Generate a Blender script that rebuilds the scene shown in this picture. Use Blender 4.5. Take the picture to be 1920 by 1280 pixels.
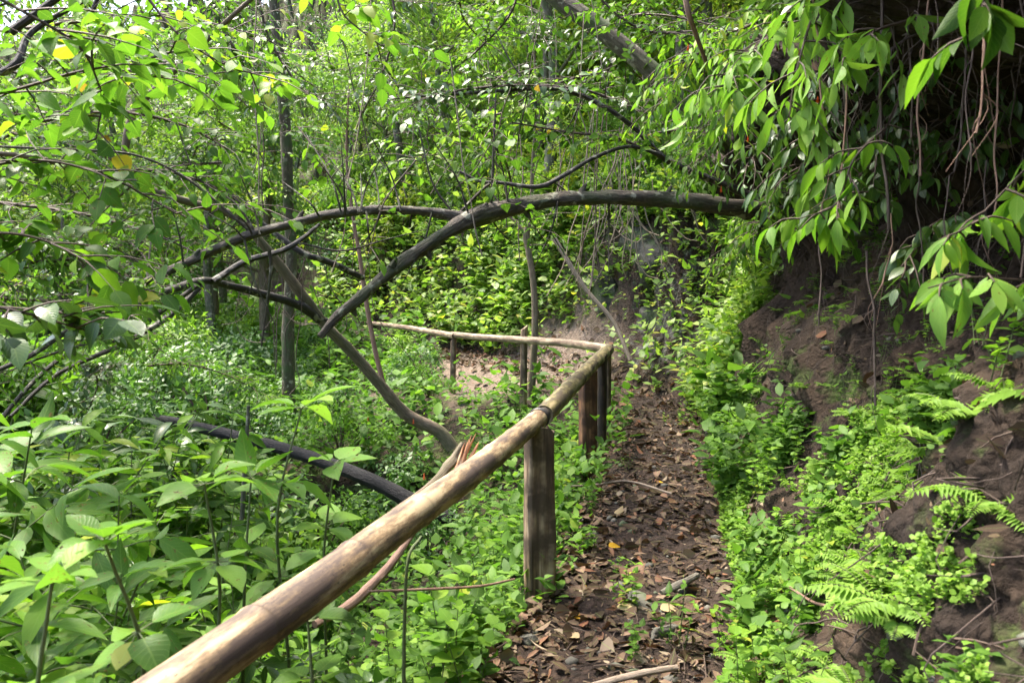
import bpy, math, random
import numpy as np
from mathutils import Vector

# ------------------------------------------------------------------ camera, sky, sun, exposure
scene = bpy.context.scene
for o in list(bpy.data.objects):
    bpy.data.objects.remove(o)
COL = scene.collection
F = 1400.0                                   # focal length in pixels of the 1920 px wide photograph
PITCH = math.atan(90 / F)
CAMZ = 1.6
cd = bpy.data.cameras.new("camera")
cam = bpy.data.objects.new("camera", cd)
COL.objects.link(cam)
cam.location = (0, 0, CAMZ)
cam.rotation_euler = (math.radians(90) - PITCH, 0, 0)
cd.sensor_width = 36
cd.lens = 36 * F / 1920
cd.clip_start = 0.05
cd.clip_end = 500
cd.dof.use_dof = True
cd.dof.focus_distance = 6.5
cd.dof.aperture_fstop = 5.6
scene.camera = cam

SUN_EL, SUN_AZ = math.radians(64), math.radians(-52)      # azimuth from +Y towards +X
SUN_DIR = Vector((math.cos(SUN_EL) * math.sin(SUN_AZ), math.cos(SUN_EL) * math.cos(SUN_AZ), math.sin(SUN_EL)))
world = bpy.data.worlds.new("World")
scene.world = world
world.use_nodes = True
wn = world.node_tree
wn.nodes.clear()
wo = wn.nodes.new("ShaderNodeOutputWorld")
wb = wn.nodes.new("ShaderNodeBackground")
ws = wn.nodes.new("ShaderNodeTexSky")
ws.sky_type = 'NISHITA'
ws.sun_disc = False
ws.sun_elevation = SUN_EL
ws.sun_rotation = SUN_AZ
ws.air_density = 1.0
ws.dust_density = 4.0
ws.ozone_density = 1.0
wb.inputs["Strength"].default_value = 0.135
wn.links.new(ws.outputs[0], wb.inputs[0])
wn.links.new(wb.outputs[0], wo.inputs[0])
ld = bpy.data.lights.new("sun", 'SUN')
ld.energy = 1.9
ld.angle = math.radians(10)
ld.color = (1.0, 0.93, 0.80)
sun = bpy.data.objects.new("sun", ld)
COL.objects.link(sun)
sun.rotation_euler = (-SUN_DIR).to_track_quat('-Z', 'Y').to_euler()
scene.view_settings.view_transform = 'Standard'
scene.view_settings.look = 'None'
scene.view_settings.exposure = 2.5
scene.view_settings.gamma = 1.0
scene.render.film_transparent = False
cy = scene.cycles
cy.max_bounces = 7
cy.diffuse_bounces = 4
cy.glossy_bounces = 2
cy.transmission_bounces = 4
cy.transparent_max_bounces = 8
cy.caustics_reflective = False
cy.caustics_refractive = False
cy.sample_clamp_indirect = 6
cy.use_denoising = True
cy.use_adaptive_sampling = True
cy.adaptive_threshold = 0.02

# ------------------------------------------------------------------ helpers
cp, sp = math.cos(PITCH), math.sin(PITCH)


def P(px, py, d):
    """point seen at photo pixel (px,py) at forward distance d"""
    a = (px - 960) / F
    b = -(py - 640) / F
    return np.array([a * d, d * (cp + b * sp), CAMZ + d * (b * cp - sp)])


def project(p):
    x, y, z = p[0], p[1], p[2] - CAMZ
    dep = y * cp - z * sp
    up = y * sp + z * cp
    return 960 + F * x / max(dep, .01), 640 - F * up / max(dep, .01), dep


def nrm(v):
    v = np.asarray(v, float)
    n = np.linalg.norm(v, axis=-1, keepdims=True)
    return v / np.maximum(n, 1e-9)


def hash3(i, j, k, s):
    n = (i * 374761393 + j * 668265263 + k * 2147483647 + s * 1274126177) & 0xffffffff
    n = ((n ^ (n >> 13)) * 1274126177) & 0xffffffff
    n = ((n ^ (n >> 16)) * 2246822519) & 0xffffffff
    return ((n ^ (n >> 15)) & 0xffffff) / float(0xffffff)


def vnoise(p, s=0):
    p = np.asarray(p, float)
    f = np.floor(p).astype(np.int64)
    t = p - f
    t = t * t * (3 - 2 * t)
    r = 0
    for di in (0, 1):
        for dj in (0, 1):
            for dk in (0, 1):
                w = (t[:, 0] if di else 1 - t[:, 0]) * (t[:, 1] if dj else 1 - t[:, 1]) * (t[:, 2] if dk else 1 - t[:, 2])
                r = r + w * hash3(f[:, 0] + di, f[:, 1] + dj, f[:, 2] + dk, s)
    return r * 2 - 1


def fbm(p, o=4, s=0):
    a, r, q = 1.0, 0, np.asarray(p, float)
    for k in range(o):
        r = r + a * vnoise(q, s + k)
        a *= .5
        q = q * 2.03 + 7.1
    return r


def sstep(a, b, x):
    t = np.clip((x - a) / (b - a), 0, 1)
    return t * t * (3 - 2 * t)


class MB:
    """collects triangles with one vector attribute (u, v, random) per vertex"""

    def __init__(self):
        self.v, self.f, self.a, self.n = [], [], [], 0

    def add(self, v, f, a):
        v = np.asarray(v, float).reshape(-1, 3)
        self.v.append(v)
        self.f.append(np.asarray(f, int).reshape(-1, 3) + self.n)
        self.a.append(np.asarray(a, float).reshape(-1, 3))
        self.n += len(v)

    def mesh(self, name, mat, smooth=True):
        v = np.concatenate(self.v)
        f = np.concatenate(self.f)
        a = np.concatenate(self.a)
        me = bpy.data.meshes.new(name)
        me.vertices.add(len(v))
        me.vertices.foreach_set("co", v.astype(np.float32).ravel())
        me.loops.add(len(f) * 3)
        me.loops.foreach_set("vertex_index", f.astype(np.int32).ravel())
        me.polygons.add(len(f))
        me.polygons.foreach_set("loop_start", (np.arange(len(f)) * 3).astype(np.int32))
        me.polygons.foreach_set("loop_total", np.full(len(f), 3, np.int32))
        if smooth:
            me.polygons.foreach_set("use_smooth", np.ones(len(f), bool))
        at = me.attributes.new("puv", 'FLOAT_VECTOR', 'POINT')
        at.data.foreach_set("vector", a.astype(np.float32).ravel())
        me.update(calc_edges=True)
        me.validate()
        if mat:
            me.materials.append(mat)
        return me


def obj(name, data, parent=None):
    if isinstance(data, tuple):
        mb, mat = data[0], data[1]
        data = mb.mesh(name, mat, data[2] if len(data) > 2 else True)
    o = bpy.data.objects.new(name, data)
    COL.objects.link(o)
    if parent:
        o.parent = parent
    return o


def tag(o, label=None, cat=None, group=None, kind=None):
    if label: o['label'] = label
    if cat: o['category'] = cat
    if group: o['group'] = group
    if kind: o['kind'] = kind
    return o


def empty(name, loc=(0, 0, 0)):
    o = bpy.data.objects.new(name, None)
    o.empty_display_size = .1
    COL.objects.link(o)
    o.location = tuple(loc)
    return o


def copy_tree(o):
    c = o.copy()
    COL.objects.link(c)
    for ch in o.children:
        d = ch.copy()
        COL.objects.link(d)
        d.parent = c
        for g in ch.children:
            e = g.copy()
            COL.objects.link(e)
            e.parent = d
    return c


def spline(pts, n):
    """Catmull-Rom through rows of pts (any number of columns)"""
    p = np.asarray(pts, float)
    if len(p) == 2:
        t = np.linspace(0, 1, n)[:, None]
        return p[0] * (1 - t) + p[1] * t
    q = np.vstack([2 * p[0] - p[1], p, 2 * p[-1] - p[-2]])
    t = np.linspace(0, len(p) - 1 - 1e-6, n)
    i = t.astype(int)
    u = (t - i)[:, None]
    a, b, c, d = q[i], q[i + 1], q[i + 2], q[i + 3]
    return .5 * ((2 * b) + (c - a) * u + (2 * a - 5 * b + 4 * c - d) * u * u + (3 * b - a - 3 * c + d) * u ** 3)


def tube(mb, pts, rad, sides=8, n=None, rough=0.0, seed=0, caps=True, rnd=None, flat=None):
    """tapered tube along a smooth path; rough = bark relief as a share of the radius"""
    pts = np.asarray(pts, float)
    rad = np.asarray(rad, float) * np.ones(len(pts))
    if n is None:
        n = max(2, (len(pts) - 1) * 4 + 1)
    s = spline(np.column_stack([pts, rad]), n)
    c, r = s[:, :3], np.maximum(s[:, 3], 1e-4)
    T = nrm(np.gradient(c, axis=0))
    ref = np.array([0, 0, 1.]) if abs(T[0][2]) < .9 else np.array([1., 0, 0])
    N = np.zeros_like(c)
    N[0] = nrm(np.cross(T[0], ref))
    for i in range(1, n):
        v = N[i - 1] - T[i] * np.dot(N[i - 1], T[i])
        N[i] = nrm(v)
    B = np.cross(T, N)
    ang = np.linspace(0, 2 * math.pi, sides + 1)
    L = np.concatenate([[0], np.cumsum(np.linalg.norm(np.diff(c, axis=0), axis=1))])
    ca, sa = np.cos(ang), np.sin(ang)
    D = N[:, None, :] * ca[None, :, None] + B[:, None, :] * sa[None, :, None]
    rr = np.repeat(r[:, None], sides + 1, 1)
    if rough:
        q = np.stack([np.repeat(ca[None], n, 0) * 1.6 + seed, np.repeat(sa[None], n, 0) * 1.6,
                      np.repeat((L / np.maximum(r.mean(), .005))[:, None], sides + 1, 1) * .35], -1).reshape(-1, 3)
        rr = rr * (1 + rough * fbm(q, 3, seed % 50).reshape(n, sides + 1))
    V = c[:, None, :] + D * rr[:, :, None]
    A = np.zeros((n, sides + 1, 3))
    A[:, :, 0] = L[:, None]
    A[:, :, 1] = ang[None, :] / (2 * math.pi)
    A[:, :, 2] = (seed * .37) % 1 if rnd is None else rnd
    w = sides + 1
    i = np.arange(n - 1)[:, None] * w + np.arange(sides)[None]
    i = i.ravel()
    f = np.concatenate([np.stack([i, i + 1, i + w + 1], 1), np.stack([i, i + w + 1, i + w], 1)])
    mb.add(V, f, A)
    if caps:
        for e, sg in ((0, 1), (n - 1, -1)):
            ring = V[e, :-1]
            cc = ring.mean(0)
            vv = np.vstack([ring, cc])
            k = np.arange(sides)
            ff = np.stack([k, np.full(sides, sides), (k + 1) % sides], 1)
            if sg < 0:
                ff = ff[:, ::-1]
            mb.add(vv, ff[:, ::-1], np.tile([L[e], 0.5, -1.0], (sides + 1, 1)))
    return c


# ------------------------------------------------------------------ leaf shapes
def tmpl(us, prof, droop=.18, fold=.25):
    """leaf blade: x across, y along (0..1), z up"""
    v, a, rows = [], [], []
    for u in us:
        w = float(np.interp(u, prof[0], prof[1]))
        z = -droop * u * u
        if w < 1e-3:
            rows.append([len(v)])
            v.append((0, u, z)); a.append((u, 0))
        else:
            rows.append([len(v), len(v) + 1, len(v) + 2])
            for s in (-1, 0, 1):
                v.append((s * w, u, z + fold * abs(s) * w)); a.append((u, s))
    f = []
    for r0, r1 in zip(rows[:-1], rows[1:]):
        if len(r0) == 1:
            f += [(r0[0], r1[1], r1[0]), (r0[0], r1[2], r1[1])]
        elif len(r1) == 1:
            f += [(r0[0], r0[1], r1[0]), (r0[1], r0[2], r1[0])]
        else:
            for k in (0, 1):
                f += [(r0[k], r0[k + 1], r1[k + 1]), (r0[k], r1[k + 1], r1[k])]
    return np.array(v, float), np.array(f, int), np.array(a, float)


PR_LANCE = ([0, .12, .3, .5, .75, .92, 1], [0, .10, .17, .19, .13, .04, 0])
PR_OVATE = ([0, .08, .25, .45, .7, .9, 1], [0, .17, .29, .31, .21, .07, 0])
PR_HEART = ([0, .02, .2, .4, .7, .92, 1], [0, .24, .42, .40, .22, .05, 0])
PR_ROUND = ([0, .1, .35, .6, .85, 1], [0, .2, .38, .40, .24, 0])
U_HI = [0, .1, .28, .5, .72, .9, 1]
U_MID = [0, .25, .6, 1]
U_LO = [0, .42, 1]
LANCE_HI = tmpl(U_HI, PR_LANCE, .28, .3)
LANCE_MID = tmpl(U_MID, PR_LANCE, .28, .3)
OVATE_HI = tmpl(U_HI, PR_OVATE, .22, .25)
OVATE_MID = tmpl(U_MID, PR_OVATE, .22, .25)
OVATE_LO = tmpl(U_LO, PR_OVATE, .2, .3)
HEART_HI = tmpl(U_HI, PR_HEART, .2, .2)
ROUND_MID = tmpl(U_MID, PR_ROUND, .1, .2)
_d = (np.array([(0, 0, 0), (-.27, .45, .05), (.27, .45, .05), (0, 1, -.15)], float),
      np.array([(0, 2, 1), (1, 2, 3)]), np.array([(0, 0), (.45, -1), (.45, 1), (1, 0)], float))
DIAMOND = _d


class Leaves:
    def __init__(self):
        self.p, self.d, self.u, self.l, self.w, self.r = [], [], [], [], [], []

    def one(self, p, d, u, l, w=1.0, r=None):
        self.p.append(p); self.d.append(d); self.u.append(u); self.l.append(l); self.w.append(w)
        self.r.append(random.random() if r is None else r)

    def many(self, p, d, u, l, w, r):
        self.p.extend(p); self.d.extend(d); self.u.extend(u); self.l.extend(l); self.w.extend(w); self.r.extend(r)

    def into(self, mb, t, seed=1):
        if not self.p:
            return mb
        g = np.random.default_rng(seed)
        p, d, u = np.array(self.p, float), nrm(self.d), np.array(self.u, float)
        l, w, r = np.array(self.l, float), np.array(self.w, float), np.array(self.r, float)
        X = nrm(np.cross(d, u))
        Z = np.cross(X, d)
        tv, tf, ta = t
        n, m = len(p), len(tv)
        zc = g.uniform(.2, 1.9, n) * np.where(g.random(n) < .12, -1, 1)
        V = (p[:, None, :] + X[:, None, :] * (tv[None, :, 0:1] * (l * w)[:, None, None])
             + d[:, None, :] * (tv[None, :, 1:2] * l[:, None, None])
             + Z[:, None, :] * (tv[None, :, 2:3] * (l * zc)[:, None, None]))
        Fc = tf[None] + (np.arange(n) * m)[:, None, None]
        A = np.zeros((n, m, 3))
        A[:, :, :2] = ta[None]
        A[:, :, 2] = r[:, None]
        mb.add(V, Fc, A)
        return mb


# ------------------------------------------------------------------ materials
def node_mat(name):
    m = bpy.data.materials.new(name)
    m.use_nodes = True
    nt = m.node_tree
    nt.nodes.clear()
    out = nt.nodes.new("ShaderNodeOutputMaterial")
    return m, nt, out


def N(nt, t, **kw):
    n = nt.nodes.new(t)
    for k, v in kw.items():
        if k.startswith("in_"):
            key = k[3:]
            n.inputs[int(key) if key.isdigit() else key].default_value = v
        else:
            setattr(n, k, v)
    return n


def ramp(nt, fac, stops):
    r = nt.nodes.new("ShaderNodeValToRGB")
    e = r.color_ramp.elements
    while len(e) > 1:
        e.remove(e[-1])
    e[0].position = stops[0][0]
    e[0].color = (*stops[0][1], 1)
    for s, c in stops[1:]:
        x = e.new(s)
        x.color = (*c, 1)
    nt.links.new(fac, r.inputs[0])
    return r.outputs[0]


def mth(nt, op, a, b=None, c=None):
    n = nt.nodes.new("ShaderNodeMath")
    n.operation = op
    for i, x in enumerate((a, b, c)):
        if x is None: continue
        if isinstance(x, (int, float)):
            n.inputs[i].default_value = x
        else:
            nt.links.new(x, n.inputs[i])
    return n.outputs[0]


def mixc(nt, fac, a, b, mode='MIX'):
    n = nt.nodes.new("ShaderNodeMix")
    n.data_type = 'RGBA'
    n.blend_type = mode
    for sock, x in ((n.inputs[0], fac), (n.inputs[6], a), (n.inputs[7], b)):
        if isinstance(x, (int, float)):
            sock.default_value = x
        elif isinstance(x, tuple):
            sock.default_value = (*x, 1)
        else:
            nt.links.new(x, sock)
    return n.outputs[2]


def leaf_mat(name, stops, rough=.42, trans=.45, veins=True, holes=False, tcol=(1.05, 1.22, .55), blot=(.30, .34, .03), spec=.16):
    m, nt, out = node_mat(name)
    L = nt.links
    at = N(nt, "ShaderNodeAttribute", attribute_name="puv")
    sep = N(nt, "ShaderNodeSeparateXYZ")
    L.new(at.outputs["Vector"], sep.inputs[0])
    u, v, r = sep.outputs
    oi = N(nt, "ShaderNodeObjectInfo")
    rr = mth(nt, 'ADD', mth(nt, 'MULTIPLY', r, .8), mth(nt, 'MULTIPLY', oi.outputs["Random"], .2))
    col = ramp(nt, rr, stops)
    av = mth(nt, 'ABSOLUTE', v)
    hgt = None
    if veins:
        rib = mth(nt, 'LESS_THAN', av, .055)
        ph = mth(nt, 'SUBTRACT', mth(nt, 'MULTIPLY', u, 58.0), mth(nt, 'MULTIPLY', av, 16.0))
        sv = mth(nt, 'POWER', mth(nt, 'ABSOLUTE', mth(nt, 'SINE', mth(nt, 'MULTIPLY', ph, .5))), 14.0)
        vein = mth(nt, 'MAXIMUM', rib, mth(nt, 'MULTIPLY', sv, .45))
        col = mixc(nt, mth(nt, 'MULTIPLY', vein, .30), col, (.24, .38, .08))
        hgt = vein
    # blotches of wear
    cmb = N(nt, "ShaderNodeCombineXYZ")
    L.new(u, cmb.inputs[0]); L.new(v, cmb.inputs[1]); L.new(mth(nt, 'MULTIPLY', r, 91.0), cmb.inputs[2])
    sc = N(nt, "ShaderNodeVectorMath", operation='MULTIPLY')
    sc.inputs[1].default_value = (5.0, 1.6, 1.0)
    L.new(cmb.outputs[0], sc.inputs[0])
    nz = N(nt, "ShaderNodeTexNoise", in_Scale=1.3, in_Detail=2.0)
    L.new(sc.outputs[0], nz.inputs["Vector"])
    col = mixc(nt, mth(nt, 'MULTIPLY', nz.outputs[0], .4), col, mixc(nt, .4, col, blot))
    if holes:
        brn = mth(nt, 'MULTIPLY', mth(nt, 'GREATER_THAN', nz.outputs[0], .66), .8)
        col = mixc(nt, brn, col, (.16, .09, .03))
    bs = N(nt, "ShaderNodeBsdfPrincipled")
    L.new(col, bs.inputs["Base Color"])
    bs.inputs["Roughness"].default_value = rough
    bs.inputs["Specular IOR Level"].default_value = spec
    if hgt is not None:
        bp = N(nt, "ShaderNodeBump", in_Strength=.35, in_Distance=.002)
        L.new(hgt, bp.inputs["Height"])
        L.new(bp.outputs[0], bs.inputs["Normal"])
    tr = N(nt, "ShaderNodeBsdfTranslucent")
    tc = mixc(nt, 1.0, col, tcol, 'MULTIPLY')
    L.new(tc, tr.inputs[0])
    mx = N(nt, "ShaderNodeMixShader")
    mx.inputs[0].default_value = trans
    L.new(bs.outputs[0], mx.inputs[1]); L.new(tr.outputs[0], mx.inputs[2])
    res = mx.outputs[0]
    if holes:
        tp = N(nt, "ShaderNodeBsdfTransparent")
        h = N(nt, "ShaderNodeMixShader")
        L.new(mth(nt, 'GREATER_THAN', nz.outputs[0], .70), h.inputs[0])
        L.new(res, h.inputs[1]); L.new(tp.outputs[0], h.inputs[2])
        res = h.outputs[0]
    L.new(res, out.inputs[0])
    return m


def bark_mat(name, c1, c2, c3, rough=.85, sx=9.0, moss=0.0, bump=.5, lichen=0.0):
    """bark from the tube's own coordinates (length in metres, turn, seed)"""
    m, nt, out = node_mat(name)
    L = nt.links
    tc = N(nt, "ShaderNodeTexCoord")
    at = N(nt, "ShaderNodeAttribute", attribute_name="puv")
    sep = N(nt, "ShaderNodeSeparateXYZ")
    L.new(at.outputs["Vector"], sep.inputs[0])
    ang = mth(nt, 'MULTIPLY', sep.outputs[1], 6.28318)
    cmb = N(nt, "ShaderNodeCombineXYZ")
    L.new(mth(nt, 'MULTIPLY', sep.outputs[0], sx), cmb.inputs[0])
    L.new(mth(nt, 'MULTIPLY', mth(nt, 'SINE', ang), 2.2), cmb.inputs[1])
    L.new(mth(nt, 'MULTIPLY', mth(nt, 'COSINE', ang), 2.2), cmb.inputs[2])
    n1 = N(nt, "ShaderNodeTexNoise", in_Scale=1.6, in_Detail=8.0, in_Roughness=.65)
    L.new(cmb.outputs[0], n1.inputs["Vector"])
    n2 = N(nt, "ShaderNodeTexNoise", in_Scale=5.0, in_Detail=5.0, in_Roughness=.6)
    L.new(tc.outputs["Object"], n2.inputs["Vector"])
    col = ramp(nt, n1.outputs[0], [(.32, c1), (.5, c2), (.68, c3)])
    col = mixc(nt, mth(nt, 'MULTIPLY', n2.outputs[0], .55), col, c1)
    if lichen:
        n3 = N(nt, "ShaderNodeTexNoise", in_Scale=11.0, in_Detail=3.0)
        L.new(tc.outputs["Object"], n3.inputs["Vector"])
        k = ramp(nt, n3.outputs[0], [(.60, (0, 0, 0)), (.66, (lichen, lichen, lichen))])
        col = mixc(nt, k, col, (.32, .30, .22))
    if moss:
        n4 = N(nt, "ShaderNodeTexNoise", in_Scale=3.2, in_Detail=5.0)
        L.new(tc.outputs["Object"], n4.inputs["Vector"])
        k = ramp(nt, n4.outputs[0], [(.45, (0, 0, 0)), (.6, (moss, moss, moss))])
        col = mixc(nt, k, col, (.05, .075, .02))
    bs = N(nt, "ShaderNodeBsdfPrincipled")
    bs.inputs["Roughness"].default_value = rough
    L.new(col, bs.inputs["Base Color"])
    nf = N(nt, "ShaderNodeTexNoise", in_Scale=38.0, in_Detail=6.0, in_Roughness=.7)
    L.new(tc.outputs["Object"], nf.inputs["Vector"])
    col = mixc(nt, ramp(nt, nf.outputs[0], [(.38, (.75, .75, .75)), (.6, (0, 0, 0))]), col, c1)
    bp = N(nt, "ShaderNodeBump", in_Strength=bump, in_Distance=.015)
    L.new(mth(nt, 'ADD', n1.outputs[0], mth(nt, 'MULTIPLY', nf.outputs[0], .5)), bp.inputs["Height"])
    L.new(bp.outputs[0], bs.inputs["Normal"])
    L.new(bs.outputs[0], out.inputs[0])
    return m


M = {}
M['leaf_near'] = leaf_mat("leaf_mid_green", [(0, (.020, .065, .014)), (.35, (.040, .115, .018)), (.7, (.085, .20, .025)), (.91, (.19, .34, .03)), (.965, (.34, .33, .03)), (.99, (.22, .10, .03))], .45, .5)
M['leaf_holes'] = leaf_mat("leaf_eaten_green", [(0, (.035, .095, .018)), (.5, (.07, .18, .025)), (.9, (.14, .28, .035)), (.98, (.33, .32, .04))], .40, .42, holes=True)
M['leaf_pale'] = leaf_mat("leaf_pale_green", [(0, (.09, .20, .035)), (.5, (.15, .30, .05)), (1, (.24, .40, .07))], .42, .42, holes=True)
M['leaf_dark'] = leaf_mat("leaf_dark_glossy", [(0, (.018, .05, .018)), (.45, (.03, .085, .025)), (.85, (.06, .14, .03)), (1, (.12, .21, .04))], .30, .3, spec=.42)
M['leaf_bright'] = leaf_mat("leaf_yellow_green", [(0, (.06, .16, .022)), (.4, (.11, .25, .03)), (.8, (.19, .34, .04)), (.96, (.36, .40, .05))], .45, .5)
M['leaf_far'] = leaf_mat("leaf_forest_green", [(0, (.04, .10, .02)), (.3, (.09, .19, .03)), (.6, (.20, .33, .06)), (.9, (.34, .45, .11)), (.99, (.48, .44, .07))], .5, .5, veins=False, spec=.42)
M['leaf_far_blue'] = leaf_mat("leaf_forest_cool_green", [(0, (.035, .09, .03)), (.5, (.06, .15, .045)), (1, (.14, .26, .08))], .45, .4, veins=False, spec=.42)
M['leaf_far_yellow'] = leaf_mat("leaf_forest_yellow", [(0, (.12, .2, .03)), (.5, (.24, .33, .05)), (1, (.48, .46, .07))], .5, .5, veins=False, spec=.42)
M['cover'] = leaf_mat("leaf_ground_cover", [(0, (.035, .10, .022)), (.4, (.07, .17, .03)), (.8, (.14, .28, .045)), (.97, (.22, .36, .06)), (1, (.34, .34, .06))], .5, .45, veins=False)
M['fern'] = leaf_mat("leaf_fern", [(0, (.09, .19, .03)), (.6, (.17, .31, .05)), (1, (.28, .42, .08))], .5, .45, veins=False)
M['litter'] = leaf_mat("leaf_litter_brown", [(0, (.022, .013, .010)), (.3, (.055, .032, .022)), (.55, (.11, .068, .048)), (.7, (.19, .125, .092)), (.78, (.17, .062, .037)), (.84, (.20, .15, .11)), (.91, (.40, .31, .22)), (.97, (.30, .27, .09)), (1, (.45, .25, .03))], .7, .10, tcol=(1, .8, .5), blot=(.10, .045, .03))
M['litter_yellow'] = leaf_mat("leaf_fallen_yellow", [(0, (.62, .30, .02)), (1, (.66, .46, .04))], .5, .3, tcol=(1, .8, .4), blot=(.5, .2, .02))
M['litter_tan'] = leaf_mat("leaf_fallen_tan", [(0, (.34, .22, .14)), (1, (.46, .40, .20))], .6, .2, tcol=(1, .8, .5), blot=(.2, .1, .06))
M['litter_brown'] = leaf_mat("leaf_fallen_brown", [(0, (.12, .055, .03)), (1, (.2, .11, .07))], .6, .1, tcol=(1, .8, .5), blot=(.08, .04, .025))
M['red'] = leaf_mat("flower_red", [(0, (.45, .05, .02)), (1, (.6, .13, .04))], .6, .2, veins=False, tcol=(1, .6, .4))
M['stem_green'] = bark_mat("stem_green_brown", (.06, .08, .022), (.11, .15, .04), (.17, .20, .07), .6)
M['stem_brown'] = bark_mat("stem_brown", (.035, .02, .013), (.08, .05, .033), (.15, .10, .07), .7)
M['bark_dark'] = bark_mat("bark_dark_wet", (.010, .007, .006), (.035, .026, .02), (.085, .068, .052), .62, 7, lichen=.8, bump=.8)
M['bark_brown'] = bark_mat("bark_warm_brown", (.085, .058, .036), (.19, .14, .092), (.32, .25, .175), .8, 6, moss=.35, bump=.6)
M['bark_grey'] = bark_mat("bark_grey_lichen", (.06, .052, .04), (.13, .115, .09), (.24, .22, .18), .85, 8, moss=.8, lichen=1.0, bump=.7)
M['bark_mossy'] = bark_mat("bark_mossy", (.034, .026, .015), (.085, .07, .042), (.18, .15, .10), .85, 8, moss=.95, lichen=.7, bump=.8)
M['bark_limb'] = bark_mat("bark_limb_mottled", (.022, .016, .012), (.085, .066, .048), (.22, .19, .14), .72, 9, lichen=.8, bump=.9)
M['bark_arch'] = bark_mat("bark_arch_wet", (.016, .011, .008), (.075, .054, .036), (.19, .15, .105), .75, 8, moss=.5, lichen=.9, bump=1.0)
M['bark_charred'] = bark_mat("bark_charred", (.004, .0035, .004), (.009, .008, .008), (.032, .026, .026), .85, 14, bump=1.0)
M['twig_pale'] = bark_mat("twig_pale", (.14, .105, .075), (.26, .20, .15), (.40, .33, .26), .8)
M['twig_pink'] = bark_mat("twig_pinkish", (.16, .085, .055), (.27, .16, .11), (.36, .25, .18), .75)
M['root'] = bark_mat("root_brown", (.05, .032, .026), (.10, .07, .055), (.17, .13, .11), .85)


def bamboo_mat(name, pale, dark, green):
    m, nt, out = node_mat(name)
    L = nt.links
    at = N(nt, "ShaderNodeAttribute", attribute_name="puv")
    sep = N(nt, "ShaderNodeSeparateXYZ")
    L.new(at.outputs["Vector"], sep.inputs[0])
    l, t, r = sep.outputs
    ang = mth(nt, 'MULTIPLY', t, 6.28318)

    def coords(k, j):
        c = N(nt, "ShaderNodeCombineXYZ")
        L.new(mth(nt, 'MULTIPLY', l, k), c.inputs[0])
        L.new(mth(nt, 'MULTIPLY', mth(nt, 'SINE', ang), j), c.inputs[1])
        L.new(mth(nt, 'MULTIPLY', mth(nt, 'COSINE', ang), j), c.inputs[2])
        return c.outputs[0]
    blot = N(nt, "ShaderNodeTexNoise", in_Scale=1.0, in_Detail=6.0, in_Roughness=.62)
    L.new(coords(3.2, 1.0), blot.inputs["Vector"])
    fib = N(nt, "ShaderNodeTexNoise", in_Scale=1.0, in_Detail=4.0, in_Roughness=.7)
    L.new(coords(4.0, 16.0), fib.inputs["Vector"])
    fine = N(nt, "ShaderNodeTexNoise", in_Scale=1.0, in_Detail=6.0, in_Roughness=.7)
    L.new(coords(45.0, 6.0), fine.inputs["Vector"])
    col = ramp(nt, mth(nt, 'ADD', mth(nt, 'MULTIPLY', blot.outputs[0], .8), mth(nt, 'MULTIPLY', fine.outputs[0], .2)),
               [(.43, dark), (.49, tuple(.55 * a + .45 * b for a, b in zip(dark, green))), (.53, green), (.59, pale)])
    col = mixc(nt, mth(nt, 'MULTIPLY', fib.outputs[0], .38), col, dark, 'MIX')
    spots = N(nt, "ShaderNodeTexNoise", in_Scale=1.0, in_Detail=1.0)
    L.new(coords(60.0, 7.0), spots.inputs["Vector"])
    col = mixc(nt, ramp(nt, spots.outputs[0], [(.70, (0, 0, 0)), (.74, (.7, .7, .7))]), col, (.03, .02, .018))
    ring = ramp(nt, r, [(0, (0, 0, 0)), (1, (1, 1, 1))])          # r carries the node-ring mask
    col = mixc(nt, mth(nt, 'MULTIPLY', ring, .65), col, (.045, .03, .02))
    bs = N(nt, "ShaderNodeBsdfPrincipled")
    L.new(col, bs.inputs["Base Color"])
    L.new(ramp(nt, blot.outputs[0], [(.35, (.78, .78, .78)), (.65, (.52, .52, .52))]), bs.inputs["Roughness"])
    bp = N(nt, "ShaderNodeBump", in_Strength=.35, in_Distance=.003)
    L.new(mth(nt, 'ADD', fib.outputs[0], mth(nt, 'MULTIPLY', fine.outputs[0], .6)), bp.inputs["Height"])
    L.new(bp.outputs[0], bs.inputs["Normal"])
    L.new(bs.outputs[0], out.inputs[0])
    return m


M['bamboo'] = bamboo_mat("bamboo_weathered", (.54, .42, .25), (.085, .058, .044), (.31, .21, .11))
M['bamboo_green'] = bamboo_mat("bamboo_mossy", (.36, .29, .16), (.07, .05, .03), (.19, .16, .06))
M['bamboo_pale'] = bamboo_mat("bamboo_bleached", (.50, .39, .26), (.12, .08, .055), (.32, .23, .14))


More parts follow.
